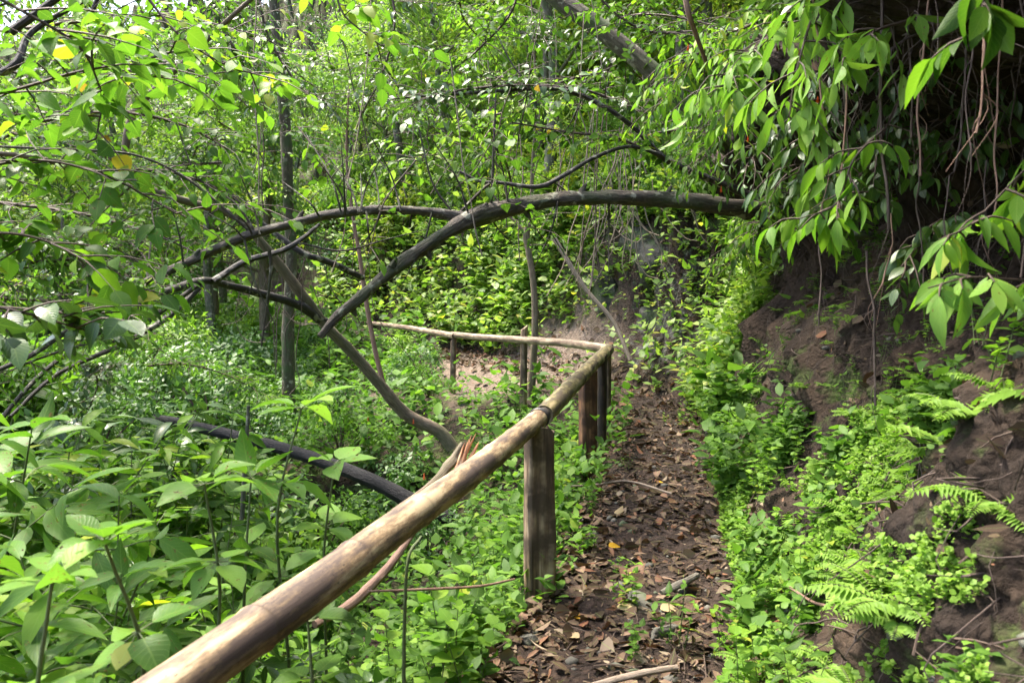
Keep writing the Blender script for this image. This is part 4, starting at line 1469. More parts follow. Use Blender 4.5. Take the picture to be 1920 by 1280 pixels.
simple_tree("young_tree", [[(722, 730, 9.4, 11), (715, 705, 9.4, 10), (700, 640, 9.4, 9), (686, 560, 9.4, 9), (673, 470, 9.4, 8), (664, 420, 9.4, 7), (650, 300, 9.4, 5), (655, 150, 9.4, 3)]],
            M['twig_pink'], 'thin pinkish straight sapling stem beside the leaning trunk', 'tree', 7, .06, 33)
simple_tree("slanting_tree", [[(960, -70, 7.4, 32), (1040, -5, 7.3, 33), (1110, 42, 7.2, 34), (1180, 98, 7.1, 36), (1235, 145, 7.0, 34), (1300, 205, 6.9, 32), (1350, 262, 7.0, 32), (1400, 300, 7.4, 30)]],
            M['bark_mossy'], 'thick mossy trunk slanting down to the right at the top centre', 'tree', 12, .12, 41)
simple_tree("thin_branch", [[(1278, -40, 4.5, 10), (1290, 20, 4.5, 11), (1303, 60, 4.6, 9), (1325, 120, 4.8, 7)]], M['twig_pink'], 'short pinkish bare branch at the top right of centre', 'branch', 7, .05, 43)
simple_tree("dark_bough", [[(700, 190, 6.0, 3), (780, 181, 6.0, 5), (860, 176, 6.0, 7), (946, 170, 6.0, 7), (1010, 166, 6.0, 8), (1070, 172, 6.0, 9), (1140, 204, 6.0, 9), (1198, 248, 6.1, 10), (1249, 299, 6.2, 12), (1330, 335, 6.4, 14), (1440, 380, 6.6, 16)],
                           [(1240, 290, 6.1, 7), (1180, 275, 6.0, 7), (1115, 295, 5.8, 8), (1060, 327, 5.6, 9), (1010, 350, 5.5, 9), (940, 343, 5.5, 7), (900, 340, 5.5, 6), (863, 322, 5.5, 5)],
                           [(1095, 175, 6.0, 5), (1070, 230, 6, 3), (1050, 260, 6, 2)], [(1000, 166, 6.0, 4), (960, 120, 6, 3), (930, 60, 6, 2)]],
            M['bark_dark'], 'thin dark bough curving above the arching limb with leafy twigs', 'tree limb', 7, .12, 45)
simple_tree("leaning_stick", [[(1040, 448, 11.6, 10), (1066, 492, 11.5, 9), (1100, 545, 11.4, 9), (1140, 590, 11.3, 9), (1160, 622, 11.2, 8), (1182, 676, 11.0, 8)]], M['twig_pale'],
            'pale crooked dead stick leaning on the rock face', 'stick', 7, .12, 47)
simple_tree("fallen_log", [[(290, 783, 9.6, 14), (340, 793, 9.4, 18), (420, 812, 9.2, 21), (520, 838, 8.9, 23), (620, 870, 8.5, 26), (700, 902, 8.2, 29), (770, 938, 8.0, 30), (850, 975, 7.9, 30)]], M['bark_charred'],
            'charred black log fallen across the gully floor', 'fallen log', 12, .14, 49)
for k, (s, mt, lab) in enumerate([
    ([(20, 60, 4, 16), (90, 10, 4, 14), (140, -30, 4, 12)], 'bark_dark', 'dark branch crossing the top left corner'),
    ([(-30, 150, 4.2, 14), (30, 120, 4.2, 15), (60, 60, 4.3, 11), (160, 0, 4.4, 8)], 'bark_dark', 'thick dark bough at the left edge near the top'),
    ([(170, 30, 4, 8), (190, -20, 4, 7)], 'bark_dark', 'short dark twig at the top left'),
    ([(280, 600, 5.2, 9), (370, 535, 5.4, 9)], 'bark_dark', 'short dark stick below the arching side limb'),
    ([(1225, 250, 8, 4), (1300, 240, 8, 5), (1460, 225, 8, 4)], 'stem_brown', 'thin straight bare twig right of the diagonal trunk'),
    ([(452, 1000, 5.2, 9), (458, 900, 5.2, 9), (462, 830, 5.2, 8), (466, 760, 5.2, 6)], 'bark_grey', 'short upright stake in front of the charred log'),
    ([(590, 1170, 3.0, 14), (660, 1130, 3.2, 20), (730, 1060, 3.4, 16), (780, 990, 3.6, 10)], 'twig_pink', 'brown branch propped under the near bamboo rail'),
    ([(690, 1108, 2.7, 5), (800, 1104, 2.9, 5), (900, 1098, 3.1, 5), (965, 1085, 3.2, 4)], 'twig_pink', 'thin pink horizontal stick among the herbs under the rail'),
    ([(757, 1290, 2.0, 8), (758, 1180, 2.0, 7), (765, 1050, 2.0, 6), (790, 1005, 2.05, 5)], 'stem_green', 'upright thin green-brown stem under the near rail'),
    ([(1240, 1112, 3.95, 14), (1275, 1095, 4.0, 15), (1308, 1078, 4.1, 12)], 'bark_grey', 'short thick grey stick on the path'),
    ([(1110, 1285, 3.0, 12), (1200, 1262, 3.0, 13), (1270, 1250, 3.05, 10)], 'twig_pale', 'long root-like stick at the bottom of the path'),
    ([(1060, 912, 5.9, 4), (1120, 908, 6, 4), (1180, 902, 6.1, 4), (1260, 925, 5.8, 4)], 'twig_pale', 'thin pale twig lying across the path beyond the first post'),
    ([(1480, 1100, 2.9, 5), (1530, 1130, 2.8, 6), (1590, 1138, 2.7, 6), (1630, 1130, 2.7, 5)], 'twig_pink', 'reddish bent twig at the foot of the bank'),
    ([(1700, 960, 2.7, 6), (1730, 900, 2.6, 6), (1765, 810, 2.5, 6)], 'bark_grey', 'grey stick leaning on the right side of the bank'),
]):
    simple_tree("stick" if k in (3, 5, 6, 7, 9, 10, 11, 12, 13) else "bough", [s], M[mt], lab, 'stick' if k in (3, 5, 6, 7, 9, 10, 11, 12, 13) else 'branch', 8, .12, 60 + k)


# ------------------------------------------------------------------ leafy boughs (top left canopy, right overhang)
def leafy_bough(name, spec, ntw, tl, nl, ll, lw, tm, lmat, smat, seed, label, cat='leafy branch', droop=.4, sag=.5, lr=None, side=None, twr=.004, spread=.9, group=None):
    rng = random.Random(seed)
    pts, rad = wpath(spec)
    L, W = Leaves(), MB()
    c = tube(W, pts, rad, 6, (len(pts) - 1) * 6 + 1, .1, seed, caps=False)
    m = len(c)
    for k in range(ntw):
        t = (k + rng.random()) / ntw
        i = min(m - 1, int(t * m))
        T = nrm(c[min(m - 1, i + 1)] - c[max(0, i - 1)])
        a = rng.uniform(0, 6.283)
        d = np.array([math.cos(a), math.sin(a), rng.uniform(-.5, .6)])
        if side is not None:
            d = d + np.array(side)
        d = nrm(d + T * .4)
        twig(L, W, c[i], d, tl * rng.uniform(.6, 1.3), nl, ll, lw, rng, spread, droop, twr, sag, True, lr)
    root = empty(name, c[0])
    for nme, b, mt in (("foliage", L.into(MB(), tm, seed), lmat), ("stems", W, smat)):
        o = obj(nme, (b, mt)); o.parent = root; o.location = -root.location
    tag(root, label, cat, group)
    return root


LB = 0
for spec, ntw, tl, nl, ll, tm, mt, lab in [
    # top left corner, close
    ([(-120, -60, 2.2, 8), (40, 20, 2.2, 7), (150, 90, 2.3, 5), (190, 170, 2.4, 3)], 9, .22, 4, .105, OVATE_HI, 'leaf_near', 'large bright leaves on a branch in the top left corner'),
    ([(-150, 200, 2.6, 8), (20, 170, 2.7, 7), (180, 130, 2.8, 5), (330, 150, 2.9, 3)], 16, .26, 4, .105, OVATE_HI, 'leaf_bright', 'leafy branch reaching in from the left edge near the top'),
    ([(350, 90, 3.2, 4), (260, 120, 3.2, 5), (200, 180, 3.2, 4), (180, 260, 3.2, 3)], 12, .25, 4, .11, HEART_HI, 'leaf_near', 'thin branch with hanging heart-shaped leaves at upper left'),
    ([(-100, 330, 2.8, 8), (60, 300, 2.9, 6), (200, 330, 3.0, 5), (330, 400, 3.1, 3)], 16, .28, 4, .11, OVATE_HI, 'leaf_holes', 'leafy branch with eaten leaves at the left edge above the limb'),
    ([(-100, 440, 2.5, 8), (40, 440, 2.6, 6), (140, 480, 2.7, 4), (220, 560, 2.8, 3)], 14, .26, 4, .12, OVATE_HI, 'leaf_near', 'branch with large leaves at the left edge at mid height'),
    ([(-80, 560, 2.2, 7), (60, 590, 2.3, 6), (160, 620, 2.4, 3)], 10, .22, 4, .12, OVATE_HI, 'leaf_dark', 'dark leaved branch at the left edge below the limb'),
    ([(250, -40, 3.8, 6), (330, 60, 3.8, 5), (420, 120, 3.8, 4), (520, 150, 3.9, 3)], 18, .32, 5, .10, OVATE_HI, 'leaf_bright', 'yellow green leafy branch at the top left third'),
    ([(180, 330, 5.0, 8), (300, 320, 5.0, 6), (400, 350, 5.0, 5), (480, 400, 5.0, 3)], 26, .36, 5, .10, OVATE_MID, 'leaf_near', 'leafy branch over the bare brown trunk fork'),
    ([(60, 230, 5.0, 8), (200, 210, 5.2, 6), (330, 230, 5.4, 5), (430, 280, 5.6, 3)], 30, .42, 5, .10, OVATE_MID, 'leaf_near', 'broad leafy branch in the upper left'),
    ([(0, 380, 5.2, 8), (150, 400, 5.2, 6), (290, 440, 5.2, 5), (380, 480, 5.0, 3)], 28, .38, 5, .10, OVATE_MID, 'leaf_near', 'leafy branch over the left end of the arching limb'),
    ([(0, 60, 5.4, 8), (160, 40, 5.4, 6), (320, 30, 5.4, 5), (460, 60, 5.4, 3)], 32, .42, 5, .10, OVATE_MID, 'leaf_bright', 'light green leafy branch along the top left'),
    ([(-60, 520, 4.8, 8), (60, 500, 5.0, 6), (170, 500, 5.2, 5), (250, 520, 5.2, 3)], 20, .35, 5, .11, OVATE_MID, 'leaf_far_blue', 'cool green leafy branch at left behind the limb'),
    ([(620, -60, 4.2, 5), (640, 20, 4.2, 4), (680, 60, 4.2, 3), (720, 90, 4.2, 2)], 7, .22, 4, .12, OVATE_HI, 'leaf_bright', 'few large light green leaves hanging at the top centre left'),
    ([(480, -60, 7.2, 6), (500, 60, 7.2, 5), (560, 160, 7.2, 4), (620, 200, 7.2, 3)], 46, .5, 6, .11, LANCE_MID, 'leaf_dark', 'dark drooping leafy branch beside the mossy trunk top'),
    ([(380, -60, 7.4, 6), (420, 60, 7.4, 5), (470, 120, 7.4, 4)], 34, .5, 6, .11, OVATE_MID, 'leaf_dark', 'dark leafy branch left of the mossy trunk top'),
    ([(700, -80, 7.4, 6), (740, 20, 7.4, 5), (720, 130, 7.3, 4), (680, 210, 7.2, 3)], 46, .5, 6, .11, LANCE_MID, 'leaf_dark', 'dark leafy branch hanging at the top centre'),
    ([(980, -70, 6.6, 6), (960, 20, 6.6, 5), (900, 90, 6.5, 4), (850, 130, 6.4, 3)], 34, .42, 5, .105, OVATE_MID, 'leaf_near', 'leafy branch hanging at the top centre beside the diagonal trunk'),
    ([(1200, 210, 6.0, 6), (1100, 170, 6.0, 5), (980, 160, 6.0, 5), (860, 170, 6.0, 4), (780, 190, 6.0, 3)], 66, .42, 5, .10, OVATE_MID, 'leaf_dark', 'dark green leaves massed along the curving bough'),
    ([(1250, 300, 6.2, 5), (1160, 260, 6.1, 5), (1080, 250, 6.0, 4), (960, 230, 6.0, 3)], 34, .35, 5, .10, OVATE_MID, 'leaf_near', 'leafy twigs below the curving bough'),
    ([(1300, 60, 6.6, 6), (1220, 60, 6.6, 5), (1160, 30, 6.6, 4), (1100, -30, 6.6, 3)], 34, .4, 5, .10, OVATE_MID, 'leaf_near', 'leafy branch above the diagonal trunk'),
    ([(560, 240, 6.4, 3), (600, 290, 6.3, 3), (640, 330, 6.2, 3)], 10, .3, 4, .11, OVATE_HI, 'leaf_near', 'sparse leafy twig left of the branching limb'),
    ([(925, 240, 5.3, 3), (930, 300, 5.3, 2), (935, 380, 5.3, 2)], 5, .18, 3, .11, HEART_HI, 'leaf_near', 'single large leaves on the upright twig of the limb'),
    ([(780, 300, 5.2, 3), (720, 380, 5.1, 3), (690, 480, 5.0, 2)], 8, .22, 3, .09, OVATE_HI, 'leaf_near', 'sparse leaves hanging around the fork of the limb'),
]:
    leafy_bough("leafy_bough", spec, int(ntw * 1.35), tl * 1.1, nl, ll * .86, 1.0, tm, M[mt], M['stem_brown'], 500 + LB, lab)
    LB += 1

rng = random.Random(99)
bb = []
for k in range(5):
    rg = random.Random(640 + k)
    L, W = Leaves(), MB()
    c = tube(W, [(0, 0, 0), (.5, .1, -.05), (1.1, rg.gauss(0, .2), -.3), (1.7, rg.gauss(0, .3), -.75)], [.016, .012, .008, .003], 5, 20, .1, k, caps=False)
    for j in range(46):
        i_ = int(rg.random() ** .8 * 19)
        a = rg.uniform(0, 6.283)
        twig(L, W, c[i_], np.array([math.cos(a) + .4, math.sin(a), rg.uniform(-.5, .5)]), .42 * rg.uniform(.5, 1.3), 7, .085, 1.0, rg, droop=.45)
    bb.append((L.into(MB(), OVATE_MID if k % 2 else LANCE_MID, k).mesh("foliage", M[['leaf_near', 'leaf_dark', 'leaf_bright', 'leaf_far', 'leaf_far_blue'][k]]), W.mesh("stems", M['stem_brown'])))
spots = []
for k in range(46):
    px, py, d = rng.uniform(-80, 1180), rng.uniform(-60, 330), rng.uniform(7.0, 12)
    if k >= 34: px = rng.uniform(-80, 480)
    if 560 < px < 900 and py > 120: continue
    spots.append((P(px, py, d), rng.uniform(.8, 1.3), rng.uniform(0, 6.28)))
lb = []
for k in range(13):
    lb.append((P(rng.uniform(-90, 300), rng.uniform(430, 720), rng.uniform(3.9, 6.0)), rng.uniform(.5, .8), rng.uniform(0, 6.28)))
plant_set("leafy_branch", bb[:3], lb, 'leafy branch', 'leafy branch in the tangle at the left edge below the long limb', 'leafy branches at the left edge')
plant_set("forest_bough", bb, spots, 'leafy branch', 'leafy branch hanging in the upper background behind the limbs', 'leafy branches in the upper background')

# right side: shrubs hanging from the lip of the bank
RB = [
    ([(1640, 10, 4.3, 8), (1540, 50, 4.3, 6), (1450, 120, 4.3, 4), (1400, 210, 4.3, 3)], 24, .36, 6, .15, LANCE_HI, 'leaf_near', 'hanging narrow-leaved branch left of the dark hollow'),
    ([(1600, -40, 3.4, 8), (1500, 30, 3.4, 6), (1400, 110, 3.4, 4), (1350, 170, 3.4, 3)], 20, .30, 5, .15, LANCE_HI, 'leaf_pale', 'bright pale branch hanging at the top right of centre'),
    ([(1560, -60, 2.9, 7), (1520, 40, 2.9, 5), (1490, 150, 2.9, 4), (1480, 220, 2.9, 3)], 12, .22, 5, .14, LANCE_HI, 'leaf_pale', 'large pale sunlit leaves drooping at the upper right'),
    ([(1620, 80, 3.6, 7), (1560, 170, 3.6, 5), (1525, 260, 3.6, 4), (1510, 330, 3.6, 3)], 22, .30, 5, .13, LANCE_HI, 'leaf_dark', 'hanging leafy branch above the end of the arching limb'),
    ([(1500, 130, 6.7, 8), (1400, 190, 6.7, 6), (1330, 260, 6.7, 4), (1300, 340, 6.7, 3)], 34, .42, 6, .14, LANCE_MID, 'leaf_near', 'cascading branch over the right end of the limb'),
    ([(1500, 20, 5.2, 8), (1400, 50, 5.2, 6), (1310, 100, 5.2, 4), (1270, 180, 5.2, 3)], 34, .42, 6, .14, LANCE_MID, 'leaf_bright', 'bright cascading branch right of the diagonal trunk'),
    ([(1640, 270, 4.4, 8), (1590, 310, 4.4, 6), (1550, 360, 4.4, 4), (1530, 410, 4.4, 2)], 20, .30, 6, .11, OVATE_HI, 'leaf_near', 'leafy branch hanging in front of the bank top'),
    ([(1480, 300, 6.9, 8), (1420, 400, 6.9, 6), (1380, 490, 6.9, 4)], 30, .34, 6, .12, LANCE_MID, 'leaf_near', 'low leafy branch below the right end of the limb'),
    ([(1700, 40, 2.6, 7), (1640, 60, 2.6, 5), (1590, 110, 2.6, 3)], 7, .16, 4, .13, LANCE_HI, 'leaf_pale', 'light green leaves at the edge of the dark hollow'),
    ([(1660, 240, 2.7, 4), (1600, 300, 2.7, 4), (1570, 380, 2.7, 3), (1500, 410, 2.7, 2)], 8, .16, 4, .13, LANCE_HI, 'leaf_bright', 'yellow green spray hanging before the bank'),
    ([(2000, 520, 1.9, 6), (1920, 525, 1.85, 5), (1820, 520, 1.8, 4), (1740, 540, 1.8, 3)], 6, .10, 4, .115, LANCE_HI, 'leaf_pale', 'spray of long pale leaves reaching in from the right edge'),
    ([(1990, 250, 2.0, 5), (1900, 340, 1.95, 4), (1820, 420, 1.9, 4), (1760, 450, 1.9, 3)], 7, .12, 4, .11, LANCE_HI, 'leaf_bright', 'leafy spray against the dark hollow at right'),
    ([(1860, -60, 1.6, 6), (1840, 20, 1.6, 5), (1815, 90, 1.6, 3)], 3, .08, 3, .12, OVATE_HI, 'leaf_near', 'close hanging leaves at the top right corner'),
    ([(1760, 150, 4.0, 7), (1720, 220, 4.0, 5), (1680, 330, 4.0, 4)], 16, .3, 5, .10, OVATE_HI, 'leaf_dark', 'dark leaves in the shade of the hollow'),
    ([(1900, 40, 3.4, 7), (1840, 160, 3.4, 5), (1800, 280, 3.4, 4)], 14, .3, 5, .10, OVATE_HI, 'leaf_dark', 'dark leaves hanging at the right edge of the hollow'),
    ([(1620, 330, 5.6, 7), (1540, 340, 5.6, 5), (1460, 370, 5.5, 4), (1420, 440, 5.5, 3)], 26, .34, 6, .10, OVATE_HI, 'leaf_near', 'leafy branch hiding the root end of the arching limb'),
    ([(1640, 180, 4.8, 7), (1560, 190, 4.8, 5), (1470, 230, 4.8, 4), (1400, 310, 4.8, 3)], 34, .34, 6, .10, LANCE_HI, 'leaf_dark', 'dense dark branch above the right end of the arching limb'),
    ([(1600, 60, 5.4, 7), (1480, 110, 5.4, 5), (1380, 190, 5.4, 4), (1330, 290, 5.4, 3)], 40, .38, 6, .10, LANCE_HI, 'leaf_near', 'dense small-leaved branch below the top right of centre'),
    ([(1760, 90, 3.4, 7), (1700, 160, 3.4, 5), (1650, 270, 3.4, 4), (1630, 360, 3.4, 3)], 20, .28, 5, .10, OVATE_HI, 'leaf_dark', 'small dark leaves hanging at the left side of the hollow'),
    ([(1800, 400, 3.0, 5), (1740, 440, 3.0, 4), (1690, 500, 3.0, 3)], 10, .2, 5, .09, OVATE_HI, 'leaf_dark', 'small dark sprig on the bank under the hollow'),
]
flower_spots = []
for k, (spec, ntw, tl, nl, ll, tm, mt, lab) in enumerate(RB):
    leafy_bough("hanging_branch", spec, int(ntw * (1.6 if spec[0][2] > 3 else 1.2)), tl * .9, nl + 1, ll * (.76 if spec[0][2] > 3 else .9), .85, tm, M[mt], M['stem_brown'], 700 + k, lab, droop=.85, sag=1.2, side=(-.35, -.2, -.2), cat='hanging branch')

ob = [shrub_mesh(1300 + k, .9, 1.0, 9, 10, 6, .13, 1.1, LANCE_MID, M['leaf_dark'], M['stem_brown'], .6, .012, 4, .4) for k in range(2)]  # dense shrubs added over the bank lip to keep the hollow below dark
spots = []
for (x, y, dz, s_) in [(1.35, .9, .0, 1.2), (1.5, 1.8, .0, 1.3), (1.7, 2.7, 0, 1.3), (1.9, 3.5, 0, 1.2), (2.1, 4.3, 0, 1.1), (2.5, 1.2, 0, 1.4), (2.6, 2.4, 0, 1.4), (2.9, 3.5, 0, 1.4), (2.8, 4.8, 0, 1.2), (2.3, 5.4, 0, 1.0), (2.6, 6.4, 0, 1.0), (3.4, 5.6, 0, 1.3)]:
    sd_, al_, rn_ = signed_dist(np.array([x]), np.array([y]))
    xx, yy = x + rn_[0][0] * max(0, 2.2 - sd_[0]), y + rn_[0][1] * max(0, 2.2 - sd_[0])
    spots.append((gp(xx, yy), s_, random.uniform(0, 6.28)))
plant_set("shade_shrub", ob, spots, 'shrub', 'dark shrub added on the bank lip to shade the hollow at upper right', 'shrubs added on the bank lip for shade')

# red flower spikes among the leaves at upper right
for k, (px, py, d) in enumerate([(1500, 105, 3.2), (1290, 97, 4.2), (1402, 268, 4.6), (1533, 195, 3.4), (1536, 345, 3.4), (1352, 362, 5.0), (1488, 350, 4.2), (1345, 195, 4.9), (1515, 60, 3.3), (775, 795, 6.5), (795, 900, 5.0), (690, 790, 7.5)]):
    p0 = P(px, py, d)
    L = Leaves()
    rng = random.Random(k)
    hgt = .022 * d * .45 if k < 9 else .05
    for j in range(26):
        t = j / 26
        a = j * 2.4
        L.one(np.array([0, 0, t * hgt]), [math.cos(a) * .7, math.sin(a) * .7, .8], [0, 0, 1], .012 * (1.3 - t), 1.0, rng.random())
    mb = L.into(MB(), OVATE_LO, k)
    o = obj("flower_spike", (mb, M['red']))
    o.location = tuple(p0)
    tag(o, 'small red flower spike, %s from the left of the red spikes' % ORD[[1, 0, 0, 0, 0, 0, 0, 0, 0, 0, 0, 0][0] + sorted([1500, 1290, 1402, 1533, 1536, 1352, 1488, 1345, 1515, 775, 795, 690]).index(px) - 1 + 0],
        'flower', 'red flower spikes')

# ------------------------------------------------------------------ hanging vines and roots
def vine(px, y0, y1, d, th, seed, mat, sway=.25):
    rng = random.Random(seed)
    n = 7
    a, b = P(px, y0, d), P(px + rng.uniform(-1, 1) * (30 if d < 4 else 110), y1, d)
    bow = np.array([rng.gauss(0, .05), 0, -rng.uniform(0, .2)]) * (d / 6 if d > 4 else .3)
    pts = []
    for k in range(n):
        t = k / (n - 1)
        q = a * (1 - t) + b * t + bow * 4 * t * (1 - t)
        pts.append(q + np.array([rng.gauss(0, .012 * sway * d / 3), rng.gauss(0, .008), 0]) * (0 if k == 0 else 1))
    mb = MB()
    r = th / 2 / F * d
    tube(mb, np.array(pts) - a, [r * .8 + .3 * r * rng.random() for _ in pts], 5, 26, .12, seed, caps=False)
    for k in range(4 if d < 4 else 0):
        i_ = rng.randrange(2, n)
        q = np.array(pts[i_]) - a
        tube(mb, [q, q + np.array([rng.gauss(0, .02), 0, -.05]), q + np.array([rng.gauss(0, .05), rng.gauss(0, .02), -rng.uniform(.1, .25)])], [r * .4, r * .3, r * .12], 4, 8, .15, seed + k, caps=False)
    o = obj("hanging_vine", (mb, mat))
    o.location = tuple(a)
    return o


vs = [(1655, 70, 430, 2.7, 9), (1525, 110, 320, 2.9, 6), (1542, 380, 610, 2.9, 5), (1695, 100, 260, 3.0, 6), (1625, 470, 760, 2.6, 6), (1832, 90, 250, 1.75, 7), (1846, 180, 320, 2.0, 4), (1745, 200, 330, 2.5, 6),
      (1795, 170, 320, 2.6, 6), (1600, 260, 470, 3.2, 5), (1570, 200, 340, 3.4, 5), (1880, 60, 420, 2.4, 5), (1780, 330, 520, 2.5, 4), (1850, 300, 500, 2.6, 4), (1670, 400, 560, 2.8, 4), (1720, 300, 540, 2.7, 4), (1903, 200, 520, 2.2, 5)]
for k, (px, a, b, d, t) in enumerate(sorted(vs)):
    tag(vine(px, a if a > 265 else -50, b, d, t * .8, 900 + k, M['twig_pink'] if k % 3 == 0 else M['root']), 'root hanging before the dark hollow at right, %s from the left' % ORD[k], 'root', 'hanging roots at the right')
rng = random.Random(77)
for k in range(26):
    px = rng.gauss(1165, 24) if k < 16 else rng.uniform(1080, 1290)
    tag(vine(px, rng.uniform(180, 380), rng.uniform(430, 560), rng.uniform(10, 11.5), rng.uniform(1.2, 2.6), 950 + k, M['twig_pale'], .5),
        'thin pale vine in the curtain hanging over the rock face', 'vine', 'vines over the rock face')
for k in range(30):
    px = rng.uniform(480, 1280)
    tag(vine(px, rng.uniform(-60, 200), rng.uniform(260, 520), rng.uniform(5, 10), rng.uniform(1.5, 3), 990 + k, M['stem_brown'] if k % 2 else M['twig_pale'], .6),
        'thin bare liana hanging in the forest above the limb', 'vine', 'lianas above the limb')
for k in range(14):
    px = rng.uniform(430, 700)
    tag(vine(px, rng.uniform(430, 520), rng.uniform(600, 760), rng.uniform(8, 11.5), rng.uniform(1.2, 2.2), 1030 + k, M['stem_brown'], .6),
        'thin vine hanging beside the mossy trunk', 'vine', 'vines beside the mossy trunk')

# rootlets on the bank face (fine mat of roots)
mb = MB()
w = near_bank * (CP[:, 2] > .45) * (CP[:, 2] < 2.7) / CDIST
p, nr, idx, g = scatter(w, 1100, 15)
for q, m_ in zip(p, nr):
    l = g.uniform(.08, .55)
    pts = [q - m_ * .02]
    cur = q + m_ * .015
    for k in range(4):
        cur = cur + np.array([g.normal(0, .05), g.normal(0, .05), -l / 4]) + m_ * g.uniform(.0, .045)
        pts.append(cur.copy())
    r = g.uniform(.0012, .0045)
    tube(mb, pts, [r, r, r * .8, r * .6, r * .3], 4, 9, caps=False, rnd=g.random())
tag(obj("rootlets", (mb, M['root'])), 'tangle of thin exposed roots on the face of the earth bank', 'roots', kind='stuff')


# ------------------------------------------------------------------ rocks and loose leaves
def rock(px, py, d, size, label, seed, flat=.7, onground=True):
    p = P(px, py, d)
    if onground:
        q = gp(p[0], p[1])
        p = np.array([p[0], p[1], q[2]])
    import bmesh
    bm = bmesh.new()
    bmesh.ops.create_icosphere(bm, subdivisions=4, radius=1)
    v = np.array([x.co[:] for x in bm.verts])
    # planar chops give facets
    gg = np.random.default_rng(seed)
    for _ in range(15):
        n_ = nrm(gg.normal(0, 1, 3))
        h_ = gg.uniform(.42, .72)
        s_ = v @ n_
        v = v - np.maximum(s_ - h_, 0)[:, None] * n_
    v = v * (1 + .13 * fbm(v * 2.5 + seed, 5, seed))[:, None]
    v = v * np.array([1, .8, flat]) * size
    for x, c in zip(bm.verts, v):
        x.co = c
    me = bpy.data.meshes.new("rock")
    bm.to_mesh(me)
    bm.free()
    me.polygons.foreach_set("use_smooth", np.ones(len(me.polygons), bool))
    me.materials.append(M['rock'])
    o = obj("rock", me)
    o.location = tuple(p)
    o.rotation_euler = (gg.uniform(-.3, .3), gg.uniform(-.3, .3), gg.uniform(0, 6))
    tag(o, label, 'rock')
    return o


for k, a in enumerate([
    (1400, 760, 6.3, .10, 'round dark rock sticking out of the middle of the bank'),
    (1610, 610, 4.6, .12, 'tan flat stone on the ledge of the bank'), (1345, 810, 8.4, .26, 'mossy slab at the foot of the bank beside the path'),
    (865, 690, 12.2, .10, 'upper pale stone of the pair beside the far leaning post'), (872, 712, 11.8, .11, 'lower grey stone of the pair beside the far leaning post'),
    (1200, 1130, 3.85, .10, 'flat mossy stone set in the middle of the path'), (1240, 1190, 3.5, .09, 'flat grey stone set in the path near the bottom'),
    (990, 1205, 3.4, .055, 'dark stone at the path edge below the first post'), (855, 745, 11.0, .06, 'small pale stone below the far leaning post'),
    (1010, 655, 13.0, .07, 'white stone on the bare patch behind the far rail'), (1290, 770, 10.4, .12, 'low stone beside the path at its far bend')]):
    rock(*a, seed=k + 3, flat=.45 if 'flat' in a[4] or 'slab' in a[4] else .75)

for k, (px, py, sz_, fl, lab) in enumerate([
    (1140, 560, .75, 1.0, 'tall grey rock face behind the pale leaning stick'),
    (1215, 490, .95, 1.1, 'grey rock face hung with vines, highest of the rock faces'), (1225, 600, .65, .9, 'low grey rock bulging beside the far end of the path'),
    (1350, 800, .26, .8, 'mossy dark rock at the foot of the bank where greenery meets the path')]):
    q = hit(px, py)
    o = rock(px, py, 10, sz_, lab, 60 + k, fl, False)
    o.location = (q[0] + .22 * sz_, q[1] + .36 * sz_, q[2])
    o.data.materials[0] = M['rock_dark']

for k, (px, py, ln, mt, lab, rz) in enumerate([
    (1145, 1043, .085, 'litter_yellow', 'orange yellow leaf lying on the path right of the first post', .3),
    (1108, 1120, .05, 'litter_yellow', 'small bright yellow leaf right of the first post foot', 1.8),
    (1078, 1175, .075, 'litter_yellow', 'golden leaf near the bottom of the path', .4),
    (1175, 1095, .15, 'litter_brown', 'large curled brown leaf in the middle of the path', .5),
    (1165, 1150, .12, 'litter_tan', 'pale pink dead leaf below the curled brown leaf', -.9),
    (1245, 1162, .10, 'litter_tan', 'cream lobed leaf at the lower middle of the path', .1),
    (1160, 972, .09, 'litter_tan', 'tan leaf lying beyond the orange leaf', 1.0),
    (1260, 950, .11, 'litter_brown', 'brown leaf at the far right of the path', .6),
    (1235, 912, .06, 'litter_yellow', 'small yellow leaf in the far middle of the path', .2),
    (1400, 870, .09, 'litter_tan', 'dry leaf at the path edge under the bank', 2.0),
    (1310, 1150, .08, 'litter_brown', 'reddish brown leaf at the right side of the path', 1.2),
    (1090, 1215, .07, 'litter_tan', 'dry tan leaf near the bottom left of the path', 2.6)]):
    d = CAMZ * F / (py - 550)
    q = gp((px - 960) / F * d, d)
    L = Leaves()
    L.one([0, 0, 0], [math.cos(rz), math.sin(rz), .12], [.1, -.25, 1], ln, 1.2, .5)
    L.one([0, 0, .001], [math.cos(rz), math.sin(rz), .12], [.1, -.25, 1], ln, 1.2, .5)
    L.p.pop(); L.d.pop(); L.u.pop(); L.l.pop(); L.w.pop(); L.r.pop()
    o = obj("fallen_leaf", (L.into(MB(), OVATE_HI, k + 40), M[mt]))
    o.location = (q[0], q[1], q[2] + .02)
    tag(o, lab, 'fallen leaf')

# ------------------------------------------------------------------ the forest behind
rng = random.Random(2024)


